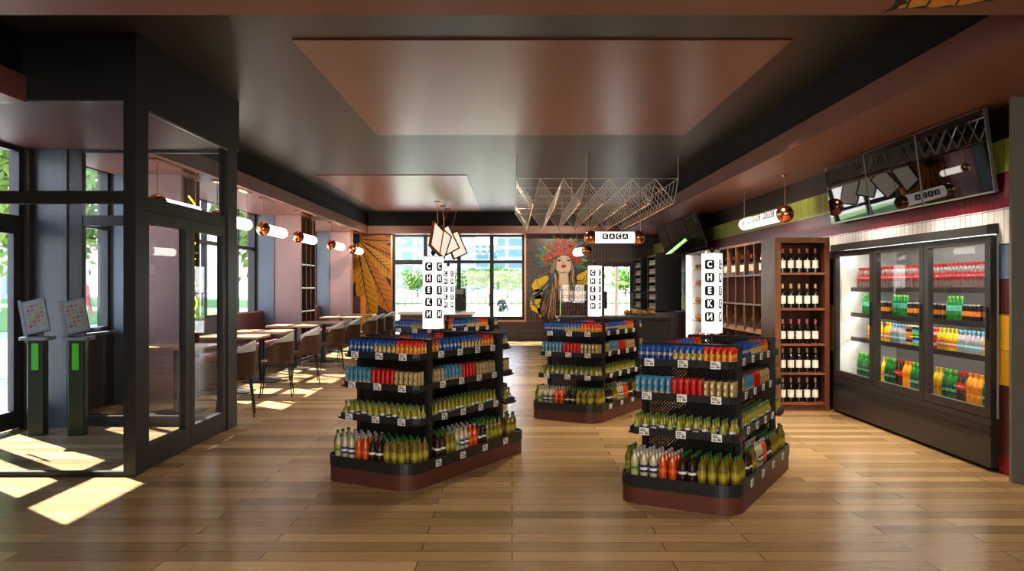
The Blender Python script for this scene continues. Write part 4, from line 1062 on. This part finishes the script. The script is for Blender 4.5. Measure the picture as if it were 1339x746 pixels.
# ------------------------------------------------------------------ lit food case, cigarette cabinets, counters
C_ = thing('food_display_case', 'brightly lit white food display case against the banded tile wall', 'display case', (3.15, 13.0, 0))
MB().box(.42, .5, 0, 1.55, .0, 2.0).box(0, .42, 0, .03, 0, 2.0).box(0, .42, 1.52, 1.55, 0, 2.0).build('case_body', M['fridgew'], C_)
MB().box(0, .42, .03, 1.52, 0, .5).box(0, .42, .03, 1.52, 1.97, 2.0).build('case_base', M['fridgeb'], C_)
cl = mat('case_light', (1, 1, 1), .5, emit=(1, .98, .95), estr=4, var=0)
MB().box(.0, .03, 1.47, 1.52, .5, 1.97).build('light_strip', cl, C_); MB().box(.0, .03, .03, .08, .5, 1.97).build('light_strip', cl, C_)
fz = [.52, .82, 1.12, 1.42, 1.70]
for z in fz[1:]: MB().box(.05, .42, .09, 1.46, z - .015, z).build('shelf', M['glass'], C_)
bread = mat('bread_crust', (.50, .24, .07), .6, var=.4, scale=30); pinkf = mat('cake_pink', (.7, .3, .25), .5, var=.3)
for r, z in enumerate(fz):
    for k in range(5):
        m = MB().sphere((0, 0, .045), .07, 12, 0, (1, 1.25, .62)); m.sphere((-.02, .05, .075), .03, 8, 0)
        tag(m.build('pastry', [bread, pinkf][(r + k) % 4 == 3], None, (3.15 + .18, 13.2 + .27 * k, z)) if False else m.build('pastry', pinkf if (r + k) % 4 == 3 else bread, None, (3.33, 13.22 + .27 * k, z)),
            f'{"pink" if (r + k) % 4 == 3 else "golden"} pastry, {ordw(k)} along, on the {SHN[4 - r] if r else "bottom"} shelf of the lit food case', 'pastry', 'pastries in the lit food case')
packm = [mat('cig_white', (.62, .58, .52), .5), mat('cig_amber', (.45, .25, .06), .5), mat('cig_red', (.40, .08, .06), .5), mat('cig_blue', (.25, .22, .38), .5)]
def cig(y0, x0, label, who):
    t = thing('cigarette_cabinet', label, 'cabinet', (x0, y0, .93), 0, 'black cigarette cabinets')
    MB().box(.0, .52, 0, .03, 0, 1.12).box(0, .52, .97, 1.0, 0, 1.12).box(.16, .52, .03, .97, 0, 1.12).box(0, .16, .03, .97, 1.08, 1.12).box(0, .16, .03, .97, 0, .03).build('cabinet_body', M['black'], t)
    for k in range(1, 6): MB().box(0, .16, .03, .97, .03 + .175 * k, .045 + .175 * k).build('shelf', M['shelfmetal'], t)
    for k in range(6):
        for j in range(8):
            m = MB().box(0, .03, 0, .09, 0, .10, 0).box(-.001, 0, .005, .085, .045, .09, 1)
            o = m.build('cigarette_pack', [packm[0], packm[(k // 2 + j // 3) % 3 + 1]], None, (x0 + .03, y0 + .075 + .107 * j, .93 + .0455 + .175 * k if k else .93 + .031))
            tag(o, f'small cigarette pack, {ordw(j)} along the {ordw(k)} shelf up of the {who} cabinet', 'cigarette pack', f'packs in the {who} cigarette cabinet')
cig(16.0, 2.86, 'black hanging cigarette cabinet with packs, nearer to the food case', 'nearer'); cig(17.85, 2.86, 'black hanging cigarette cabinet with packs, nearer to the far door', 'farther')
MB_ = thing('steel_counter', 'dark grey steel service counter under the cigarette cabinets', 'counter', (2.86, 15.9, 0))
MB().box(0, .8, .02, 3.2, 0, .86).build('counter_body', M['steel'], MB_); MB().box(-.03, .82, 0, 3.25, .86, .90).build('counter_top', M['steel'], MB_)
MB().box(.45, .84, -.02, .0, .0, .9).build('wood_end', M['rackwood'], MB_)
# checkout counter with glass case
K = thing('checkout_counter', 'dark checkout counter standing behind the far-right gondola', 'counter', (.75, 12.6, 0))
MB().box(0, 1.75, 0, .7, 0, .90).build('counter_body', M['black'], K); MB().box(-.03, 1.78, -.03, .73, .90, .93).build('counter_top', M['shelfmetal'], K)
gc = thing('glass_display_box', 'clear glass display box of small packets standing on the checkout counter', 'display box', (.98, 12.75, .93))
MB().box(-.22, .22, -.18, -.175, 0, .5).box(-.22, -.215, -.175, .175, 0, .5).box(.215, .22, -.175, .175, 0, .5).box(-.215, .215, -.175, .175, .495, .5).build('glass_shell', M['glass'], gc)
MB().box(-.21, .21, -.17, .17, .25, .258).build('shelf', M['glass'], gc)
MB().tube((-.215, -.17, 0), (-.215, -.17, .5), .006).tube((.215, -.17, 0), (.215, -.17, .5), .006).build('corner_post', M['steel'], gc)
for k in range(6):
    m = MB().box(-.025, .025, -.012, .012, 0, .15, 0).box(-.02, .02, -.013, -.012, .03, .09, 1)
    tag(m.build('sweet_packet', [packm[0], packm[1 + k % 3]], None, (.80 + .07 * k, 12.70, .93 + .259)), f'small pale packet, {ordw(k)} from left inside the glass display box', 'packet', 'packets in the glass display box')
pm = thing('checkout_monitor', 'black checkout monitor with its back turned, on the counter', 'monitor', (.88, 12.45 + .2, .93)); 
pm.location = (1.0, 12.62, .93)
pm.location = (1.35, 13.0, .93)
MB().prism(rpoly(.11, .09, .02), 0, .012).tube((0, 0, .012), (0, 0, .16), .02).build('stand', M['black'], pm)
MB().box(-.19, .19, -.02, .02, .12, .40).build('screen_housing', M['black'], pm)
cp = thing('card_terminal', 'small white card terminal lying on the checkout counter', 'card terminal', (1.32, 12.70, .93), R(20))
rr = Matrix.Rotation(R(25), 3, 'X')
MB().obox((0, 0, .03), (.09, .16, .025), rr).build('terminal_body', M['white'], cp); MB().obox(rr @ Vector((0, .035, .013)) + Vector((0, 0, .03)), (.07, .05, .003), rr).build('terminal_screen', M['ink'], cp)
bc = thing('bread_case', 'glass-fronted case of golden loaves beside the far door', 'display case', (2.05, 14.6, 0))
MB().box(0, .6, 0, .4, 0, .88).build('case_base', M['black'], bc); MB().box(0, .6, .0, .006, .88, 1.28).build('front_glass', M['glass'], bc); MB().box(0, .6, .39, .396, .88, 1.28).build('rear_glass', M['glass'], bc); MB().box(-.01, .61, -.01, .41, 1.28, 1.30).build('case_top', M['shelfmetal'], bc)
for k in range(4):
    tag(MB().sphere((0, 0, .05), .075, 14, 0, (.9, 1.7, .7)).build('bread_loaf', bread, None, (2.12 + .152 * k, 14.8, .88)), f'golden bread loaf, {ordw(k)} from left in the bread case', 'bread', 'loaves in the bread case')
# coffee bar by the far window
cb_ = thing('coffee_bar', 'low coffee bar with a white top in front of the far window', 'counter', (-2.35, 16.8, 0))
MB().box(0, 1.5, .05, .6, 0, .82).build('bar_body', M['rackwood'], cb_); MB().box(-.05, 1.55, 0, .65, .82, .87).build('bar_top', M['white'], cb_)
cm = thing('coffee_machine', 'black coffee machine standing on the white bar top', 'coffee machine', (-1.12, 17.1, .87))
MB().box(-.14, .14, -.05, .22, .02, .50).build('machine_body', M['black'], cm); MB().box(-.14, .14, -.20, -.05, .36, .50).box(-.14, .14, -.20, -.05, .02, .06).build('brew_head', M['black'], cm)
MB().box(-.10, .10, -.204, -.20, .38, .48).build('front_plate', M['steel'], cm); MB().tube((-.05, -.13, .36), (-.05, -.13, .30), .014).tube((.05, -.13, .36), (.05, -.13, .30), .014).build('spout', M['steel'], cm)
MB().lathe([(.06, .5), (.10, .52), (.11, .62), (.10, .63)], 14, 0).build('bean_hopper', M['glass'], cm)

# ------------------------------------------------------------------ seating along the windows
def bench(name, y0, y1, label):
    b = thing('bench', label, 'bench', (-4.2, y0, 0), 0, 'leather benches under the windows')
    L = y1 - y0
    MB().box(-.52, -.06, 0, L, 0, .36).build('base', M['benchbase'], b)
    prof = [(0, .36), (.01, .42), (-.03, .46), (-.45, .45), (-.45, .36)]
    m = MB(); n = len(prof); m.add([(x, 0, z) for x, z in prof] + [(x, L, z) for x, z in prof], [(k, (k + 1) % n, n + (k + 1) % n, n + k) for k in range(n)] + [tuple(range(n))[::-1], tuple(range(n, 2 * n))]); m.build('seat', M['bench'], b)
    prof = [(-.42, .45), (-.50, .93), (-.53, .96), (-.58, .95), (-.58, .36), (-.45, .36)]
    m = MB(); n = len(prof); m.add([(x, 0, z) for x, z in prof] + [(x, L, z) for x, z in prof], [(k, (k + 1) % n, n + (k + 1) % n, n + k) for k in range(n)] + [tuple(range(n))[::-1], tuple(range(n, 2 * n))]); m.build('backrest', M['bench'], b)
bench('b', 10.34, 15.16, 'brown leather wall bench under the windows, nearer to the vestibule')
bench('b', 16.4, 19.74, 'brown leather wall bench under the windows, nearer to the leaf mural')
pt = thing('bench_screen', 'waist-high brown end screen beside the leaf mural', 'partition', (-4.02, 20.35, 0))
MB().box(-.18, .18, 0, .05, 0, 1.17).build('panel', M['bench'], pt); MB().box(.18, .30, 0, .05, 0, 1.17).build('edge_post', M['orange'], pt)
def make_table():
    t = thing('cafe_table', 'x', 'table')
    pl = rpoly(.41, .33, .05, 4); MB().prism(pl, .722, .75).build('tabletop', M['tablewood'], t)
    for s in (-1, 1): MB().box(-.02, .02, s * .06 - .02, s * .06 + .02, .015, .71).build('column', M['black'], t)
    MB().box(-.18, .18, -.14, .14, .71, .722).build('top_plate', M['black'], t)
    MB().prism(rpoly(.24, .21, .02, 3), 0, .015).build('base_plate', M['black'], t)
    return t
TY = [8.95, 10.72, 11.95, 13.75, 15.2, 17.5, 19.3]
t0 = make_table()
for k, y in enumerate(TY):
    t = t0 if k == 0 else copy_tree(t0); t.location = (-3.56 if k == 4 else -3.72, y, 0); tag(t, f'square wooden cafe table on black columns, {ordw(k)} from the vestibule', 'table', 'cafe tables along the bench')
def make_chair():
    c = thing('cafe_chair', 'x', 'chair')
    MB().prism(rpoly(.22, .22, .08, 5), .43, .475).build('seat', M['chairb'], c)
    def shell(r, z0, amax, topf):
        mb = MB(); n = 20; vs = []
        for i in range(n + 1):
            a = R(-amax + 2 * amax * i / n); t = abs(a) / R(amax); top = topf(t)
            for j in range(5):
                z = z0 + (top - z0) * j / 4; rr = r + .03 * (z - z0) / .4
                vs.append((rr * math.cos(a) - .02, rr * math.sin(a) * 1.02, z))
        mb.add(vs, [(i * 5 + j, (i + 1) * 5 + j, (i + 1) * 5 + j + 1, i * 5 + j + 1) for i in range(n) for j in range(4)], 0, True); return mb, vs
    low = lambda t: .735 - .02 * t - .15 * max(0, (t - .78) / .22) ** 2
    o, v1 = shell(.265, .45, 112, low); i_, v2 = shell(.250, .45, 112, low)
    pad = MB()
    for rr_, fl in ((.248, 1), (.222, 0)):
        p_, _v = shell(rr_, .47, 100, lambda t: .845 - .14 * t ** 1.6); pad.add(p_.v, p_.f, 0, True)
    nv = len(p_.v)
    for i in range(20): pad.add([pad.v[i * 5 + 4], pad.v[(i + 1) * 5 + 4], pad.v[nv + (i + 1) * 5 + 4], pad.v[nv + i * 5 + 4]], [(0, 1, 2, 3)])
    out = MB(); out.v = list(o.v); out.f = list(o.f); out.m = list(o.m); out.sm = list(o.sm)
    # top rim joining outer and inner faces
    n = 21
    rim = [(v1[i * 5 + 4], v2[i * 5 + 4]) for i in range(n)]
    for a, b in zip(rim, rim[1:]): out.add([a[0], b[0], b[1], a[1]], [(0, 1, 2, 3)], 0)
    for i in (0, n - 1): out.add([v1[i * 5 + j] for j in range(5)] + [v2[i * 5 + j] for j in reversed(range(5))], [tuple(range(10))], 0)
    out.add(i_.v, i_.f, 0, True); out.build('backrest', M['chairb'], c); pad.build('back_padding', M['chairw'], c)
    for sx in (-1, 1):
        for sy in (-1, 1): MB().tube((sx * .18, sy * .18, .43), (sx * .235, sy * .215, 0), .012, 8, 0, .009).build('leg', M['black'], c)
    MB().path([(.25 * math.cos(R(a)), .25 * math.sin(R(a)), .44) for a in range(-100, 101, 20)], .009).build('under_rail', M['black'], c)
    return c
CH = [(-3.00, 8.72), (-3.03, 10.35), (-3.03, 11.75), (-3.05, 13.6), (-3.05, 15.0), (-3.05, 16.9), (-3.05, 17.9), (-3.03, 19.2)]
c0 = make_chair()
for k, (x, y) in enumerate(CH):
    c = c0 if k == 0 else copy_tree(c0); c.location = (x, y, 0); c.rotation_euler = (0, 0, R([16, 12, 18, 14, 17, 13, 19, 15][k])); c.scale = (.84, .84, .97)
    tag(c, f'brown barrel-backed cafe chair with pale padding, {ordw(k)} from the vestibule along the aisle' if k < 8 else 'brown barrel-backed cafe chair at the table end touching the vestibule glass', 'chair', 'cafe chairs at the window tables')
# shelf grids in the pillars
def grid_shelf(y0, y1, xin, label):
    t = thing('pillar_shelf', label, 'shelf', (0, y0, 0))
    MB().box(xin, xin + .015, 0, y1 - y0, 0, SZ - .01).build('back_panel', M['orange'], t)
    n = 3
    for k in range(n + 1):
        y = (y1 - y0 - .025) * k / n; MB().box(xin + .015, -4.0, y, y + .025, 0, SZ - .01).build('upright', M['rackwood'], t)
    for k in range(7):
        z = .02 + .45 * k
        if z > SZ - .05: break
        for j in range(n):
            a = (y1 - y0 - .025) * j / n + .025; b_ = (y1 - y0 - .025) * (j + 1) / n; MB().box(xin + .015, -4.005, a, b_, z, z + .025).build('shelf', M['screenrim'], t)
grid_shelf(15.27, 16.34, -4.3, 'tall amber-backed grid shelf set in the second window pillar')
grid_shelf(9.77, 10.29, -4.28, 'tall narrow grid shelf set in the first window pillar')
nn = thing('neon_sign', 'yellow neon strokes fixed upright on the first window pillar', 'neon sign', (-3.975, 9.80, 0))
for k, z in enumerate((2.35, 1.85, 1.55, 1.2, .95)):
    if k in (0, 3): pts = [(.02 + .03 * math.sin(PI * i / 8), .02 + .18 * math.sin(PI * i / 8), z - .16 + .32 * i / 8) for i in range(9)]
    else: pts = [(0, 0, z + .1), (.03, .2, z + .1), (.0, .02, z - .1), (.03, .2, z - .1)]
    MB().path(pts, .010, 6).build('neon_tube', M['neon'], nn)
MB().tube((0, .01, .7), (0, .01, 2.55), .005).build('mount_rail', M['black'], nn)

for k_, o_ in list(PR.items()):
    if k_ not in USED:
        for ch_ in list(o_.children): bpy.data.objects.remove(ch_)
        bpy.data.objects.remove(o_)
# ------------------------------------------------------------------ outdoors
struct(MB().box(-160, -5.0, -40, 500, -.2, -.02).box(-5.0, 200, 21.2, 500, -.2, -.02).build('ground', M['ground']))
struct(MB().box(-60, 90, 34, 110, -.02, 0.0).box(-30, -16, -6, 60, -.02, .02).build('lawn', M['grass']))
def make_tree(name, h, r, leafm, seed, n=1500, ls=.16, trunk=.10):
    rnd = random.Random(seed); t = thing('tree', 'x', 'tree')
    m = MB().tube((0, 0, 0), (.05, .02, h * .55), trunk, 7, 0, trunk * .6).tube((.05, .02, h * .55), (.0, .05, h * .92), trunk * .6, 6, 0, .02)
    for k in range(6):
        a = k * 1.1; z = h * (.4 + .07 * k); m.tube((.03, .02, z), (r * .7 * math.cos(a), r * .7 * math.sin(a), z + h * .18), trunk * .35, 5, 0, .01)
    m.build('trunk', M['bark'], t)
    f = MB()
    cl = [(rnd.gauss(0, r * .45), rnd.gauss(0, r * .45), h * rnd.uniform(.45, .97)) for _ in range(22)]
    for k in range(n):
        c = cl[k % 22]; p = Vector((c[0] + rnd.gauss(0, r * .24), c[1] + rnd.gauss(0, r * .24), max(h * .22, c[2] + rnd.gauss(0, h * .07))))
        u = Vector((rnd.gauss(0, 1), rnd.gauss(0, 1), rnd.gauss(0, 1))).normalized(); w_ = u.orthogonal().normalized(); s = ls * rnd.uniform(.6, 1.3)
        f.add([p - u * s, p + w_ * s * .5, p + u * s, p - w_ * s * .5], [(0, 1, 2, 3)])
    f.build('foliage', leafm, t)
    return t
pts_near = [(-9.2, 14.8, 'slim leafy tree facing the street door, nearest the vestibule'), (-9.3, 20.6, 'slim leafy tree outside the windows, second along the street'), (-7.9, 25.2, 'slim leafy tree outside the windows, third along the street'), (-9.6, 31.5, 'slim leafy tree outside the windows, fourth along the street'), (-15, 27.0, 'slim leafy tree standing one row back outside the windows'), (-14.5, 12.5, 'slim leafy tree in the back row facing the street door')]
ta = make_tree('a', 6.0, 1.15, M['leaf2'], 1, 3000, .14)
for k, (x, y, lab) in enumerate(pts_near):
    t = ta if k == 0 else copy_tree(ta); t.location = (x, y, -.02); t.rotation_euler = (0, 0, k * 1.3); t.scale = [(1, 1, 1), (.9, .9, .95), (1.2, 1.2, 1.1), (1, 1, 1), (1.3, 1.3, 1.2), (1.1, 1.1, 1)][k]; tag(t, lab, 'tree', 'street trees')
tb = make_tree('b', 3.7, 2.0, M['leaf1'], 2, 1500, .26, .13)
rx = random.Random(11)
for k in range(9):
    t = tb if k == 0 else copy_tree(tb); t.location = ([-13.2, -8.0, -4.4, -.6, 2.9, 6.8, 11, 15.5, 20][k], [112, 108, 121, 108, 121, 110, 118, 110, 118][k], -.2); t.rotation_euler = (0, 0, k * 1.7); s = rx.uniform(.85, 1.2); t.scale = (s, s, s)
    tag(t, f'round green park tree beyond the far window, {ordw(k)} from the left', 'tree', 'park trees beyond the far window')
tc_ = make_tree('c', 7.0, 1.5, M['leaf2'], 5, 1500, .16, .07)
for k, (x, y) in enumerate(((3.3, 25.5), (5.3, 32.5), (3.6, 39.0), (7.2, 45))):
    t = tc_ if k == 0 else copy_tree(tc_); t.location = (x, y, -.02); t.rotation_euler = (0, 0, k); tag(t, f'slender birch seen through the far glass door, {ordw(k)} from the shop', 'tree', 'birches behind the far door')
# park fence
fe = thing('park_fence', 'low dark iron fence along the park beyond the far window', 'fence', (-16, 60, 0))
m = MB()
for k in range(70): m.box(.5 * k - .03, .5 * k + .03, -.03, .03, -.02, 1.0)
m.build('fence_bars', M['fence'], fe); MB().box(-.03, 34.5, -.04, .04, .9, .97).box(-.03, 34.5, -.04, .04, .15, .21).build('fence_rail', M['fence'], fe)
# buildings
tw = [tower_mat('tower_a', (.14, .24, .30), (.34, .38, .40), 6, 5.5), tower_mat('tower_b', (.17, .23, .27), (.38, .40, .41), 4, 4.5), tower_mat('tower_c', (.09, .20, .26), (.30, .36, .38), 8, 4)]
def tower(x, y, w_, d, h, m, lab, cap=True):
    t = thing('office_tower', lab, 'building', (x, y, -.2), R(random.uniform(-14, 14)))
    MB().box(-w_ / 2, w_ / 2, -d / 2, d / 2, 0, h).build('facade', tw[m], t)
    MB().box(-w_ / 2 - .4, w_ / 2 + .4, -d / 2 - .4, d / 2 + .4, h, h + 1.5).build('parapet', tw[1], t)
    MB().box(-w_ / 4, w_ / 4, -d / 4, d / 4, h + 1.5, h + 6).build('plant_room', tw[1], t)
tower(-36, 330, 14, 20, 75, 0, 'pale slender office tower behind the left panes of the far window')
tower(-24, 300, 17, 20, 62, 1, 'pale office tower behind the middle of the far window')
tower(-15, 450, 28, 20, 19, 2, 'low pale glass office block behind the park trees')
tower(7, 370, 14, 18, 40, 1, 'medium pale office tower right of the middle mullion')
tower(-1, 300, 9, 14, 26, 2, 'narrow blue glass tower behind the right pane')
tower(14, 420, 30, 24, 110, 0, 'broad pale glass tower behind the right pane of the far window')
tower(-62, 360, 20, 20, 50, 1, 'pale office tower at the left edge of the far window')
tower(-58, 60, 16, 16, 42, 0, 'pale glass tower outside the street windows, nearest the corner')
tower(-70, 105, 18, 18, 60, 1, 'pale glass tower outside the street windows, farther up the street')
tr_ = thing('terrace_building', 'dark terraced building with white windows across the street', 'building', (-34, 28, -.2))
MB().box(-6, 6, -16, 16, 0, 13).build('facade', M['terr'], tr_); MB().box(-6.3, 6.3, -16.3, 16.3, 13, 13.6).build('cornice', M['white'], tr_)
# people in the park: one continuous skinned figure each
def person(loc, rz, label, cloth, sit=False):
    J = {'pelvis': (0, 0, .95), 'chest': (0, 0, 1.32), 'neck': (0, 0, 1.5), 'head': (0, .01, 1.66), 'crown': (0, 0, 1.76), 'shl': (-.19, 0, 1.42), 'ell': (-.25, .02, 1.14), 'hal': (-.24, -.1, .9), 'shr': (.19, 0, 1.42), 'elr': (.25, .02, 1.14), 'har': (.24, -.1, .9),
         'hil': (-.1, 0, .9), 'knl': (-.11, -.02, .5), 'anl': (-.11, .03, .08), 'tol': (-.12, -.14, .03), 'hir': (.1, 0, .9), 'knr': (.11, -.12, .52), 'anr': (.11, .06, .1), 'tor': (.12, -.08, .03)}
    rad = {'pelvis': .15, 'chest': .16, 'neck': .06, 'head': .1, 'crown': .07, 'shl': .07, 'ell': .045, 'hal': .035, 'shr': .07, 'elr': .045, 'har': .035, 'hil': .1, 'knl': .07, 'anl': .045, 'tol': .04, 'hir': .1, 'knr': .07, 'anr': .045, 'tor': .04}
    E_ = [('pelvis', 'chest'), ('chest', 'neck'), ('neck', 'head'), ('head', 'crown'), ('chest', 'shl'), ('shl', 'ell'), ('ell', 'hal'), ('chest', 'shr'), ('shr', 'elr'), ('elr', 'har'), ('pelvis', 'hil'), ('hil', 'knl'), ('knl', 'anl'), ('anl', 'tol'), ('pelvis', 'hir'), ('hir', 'knr'), ('knr', 'anr'), ('anr', 'tor')]
    if sit:
        for k in J: J[k] = (J[k][0], J[k][1], J[k][2] - .82)
        J.update(knl=(-.16, -.42, .42), anl=(-.14, -.62, .08), tol=(-.14, -.74, .04), knr=(.16, -.40, .42), anr=(.14, -.60, .08), tor=(.14, -.72, .04), hal=(-.14, -.38, .42), har=(.14, -.36, .42))
    ks = list(J); me = bpy.data.meshes.new('person'); me.from_pydata([J[k] for k in ks], [(ks.index(a), ks.index(b)) for a, b in E_], [])
    o = bpy.data.objects.new('person', me); COL.objects.link(o)
    md = o.modifiers.new('skin', 'SKIN'); sv = me.skin_vertices[0].data
    for k, v in enumerate(sv): v.radius = (rad[ks[k]], rad[ks[k]]); v.use_root = ks[k] == 'pelvis'
    o.modifiers.new('sub', 'SUBSURF').levels = 1
    bpy.context.view_layer.update()
    m2 = bpy.data.meshes.new_from_object(o.evaluated_get(bpy.context.evaluated_depsgraph_get())); bpy.data.objects.remove(o)
    m2.materials.clear()
    for a in (M['skin'], cloth, M['cloth1']): m2.materials.append(a)
    zh = 1.5 - (.82 if sit else 0); zw = .95 - (.82 if sit else 0)
    for p in m2.polygons:
        z = p.center.z; p.material_index = 0 if z > zh else (1 if z > zw else 2); p.use_smooth = True
        if abs(p.center.x) > .2 and z < 1.1 and not sit: p.material_index = 0
    p = bpy.data.objects.new('person', m2); COL.objects.link(p); p.location = loc; p.rotation_euler = (0, 0, rz)
    tag(p, label, 'person', 'people in the park'); return p
person((-.6, 46, 0), R(20), 'person in dark clothes sitting on the park lawn', M['cloth1'], True)
person((-1.6, 57, 0), R(100), 'person in a pink top walking across the park lawn', M['cloth2'])
person((-5.2, 54, 0), R(-60), 'person in dark clothes walking by the park fence', M['cloth1'])
person((-7.6, 14.0, -.02), R(170), 'person in a pink top walking outside the street windows', M['cloth2'])

# ------------------------------------------------------------------ light
wd = bpy.data.worlds.new('sky'); S.world = wd; wd.use_nodes = True; nt = wd.node_tree; nt.nodes.clear()
ow = N(nt, 'ShaderNodeOutputWorld'); bg = N(nt, 'ShaderNodeBackground'); tc = N(nt, 'ShaderNodeTexCoord'); sp = N(nt, 'ShaderNodeSeparateXYZ'); rp = N(nt, 'ShaderNodeValToRGB')
rp.color_ramp.elements[0].position = .0; rp.color_ramp.elements[0].color = (1, 1, 1, 1); rp.color_ramp.elements[1].position = .7; rp.color_ramp.elements[1].color = (.42, .62, 1, 1)
nt.links.new(tc.outputs['Generated'], sp.inputs[0]); nt.links.new(sp.outputs[2], rp.inputs[0]); nt.links.new(rp.outputs[0], bg.inputs[0]); bg.inputs[1].default_value = 3.2; nt.links.new(bg.outputs[0], ow.inputs[0])
sd = bpy.data.lights.new('sun', 'SUN'); sd.energy = 20; sd.color = (1, .95, .86); sd.angle = R(.6); so = bpy.data.objects.new('sun', sd); COL.objects.link(so)
so.rotation_euler = Vector((.85, -.70, -1)).to_track_quat('-Z', 'Y').to_euler()
def area(loc, tgt, sx, sy, e, colr=(1, .86, .7)):
    l = bpy.data.lights.new('fill_light', 'AREA'); l.shape = 'RECTANGLE'; l.size = sx; l.size_y = sy; l.energy = e; l.color = colr
    o = bpy.data.objects.new('fill_light', l); COL.objects.link(o); o.location = loc; o.rotation_euler = (Vector(tgt) - Vector(loc)).to_track_quat('-Z', 'Y').to_euler(); return o
def spot(loc, tgt, e, ang=70, blend=.6, colr=(1, .84, .66), r=.05):
    l = bpy.data.lights.new('spot_light', 'SPOT'); l.energy = e; l.spot_size = R(ang); l.spot_blend = blend; l.color = colr; l.shadow_soft_size = r
    o = bpy.data.objects.new('spot_light', l); COL.objects.link(o); o.location = loc; o.rotation_euler = (Vector(tgt) - Vector(loc)).to_track_quat('-Z', 'Y').to_euler(); return o
area((0, -2.6, 1.5), (0, 5, 2.3), 5, 1.6, 150, (1, .92, .82))  # added fill behind the camera for soffit underside and gondola fronts
area((.3, 2.6, 2.74), (.3, 3.2, 0), 4.5, .9, 75, (1, .9, .78))  # added fill below the front soffit, brightens the foreground floor
for y in (6.6, 8.0, 9.4, 11.2, 13.0): spot((3.0, y, 2.74), (2.85, y, 0), 120, 110)
for y in (6.4, 7.5, 8.6): spot((2.85, y, 2.74), (3.72, y, 1.75), 32, 70)  # spots added to brighten the white tile row above the fridge
spot((2.3, 7.4, 3.2), (3.25, 9.1, .9), 90, 42)
spot((2.5, 10.6, 2.74), (3.2, 10.9, 1.2), 45, 90)
spot((2.85, 10.2, 2.74), (3.7, 10.3, 2.25), 18, 80)  # added spot standing in for the pendant's glow on the lime tiles
for y in (8.2, 12.0, 15.5): spot((.2, y, 3.24), (.2, y, 0), 150, 120)
spot((-1.5, 10.5, 3.24), (-1.5, 10.5, 0), 120, 120)
spot((1.3, 17.5, 3.24), (.9, 21, 1.3), 160, 80)
spot((-3.2, 18.2, 2.75), (-3.6, 21, 1.4), 60, 90)

# ------------------------------------------------------------------ colour management and sampling quality
S.view_settings.view_transform = 'Standard'; S.view_settings.look = 'Medium High Contrast'; S.view_settings.exposure = .62
cy = S.cycles
cy.use_denoising = True
cy.max_bounces = 8; cy.diffuse_bounces = 4; cy.glossy_bounces = 4; cy.transparent_max_bounces = 16; cy.transmission_bounces = 4
cy.sample_clamp_indirect = 6; cy.caustics_reflective = False; cy.caustics_refractive = False
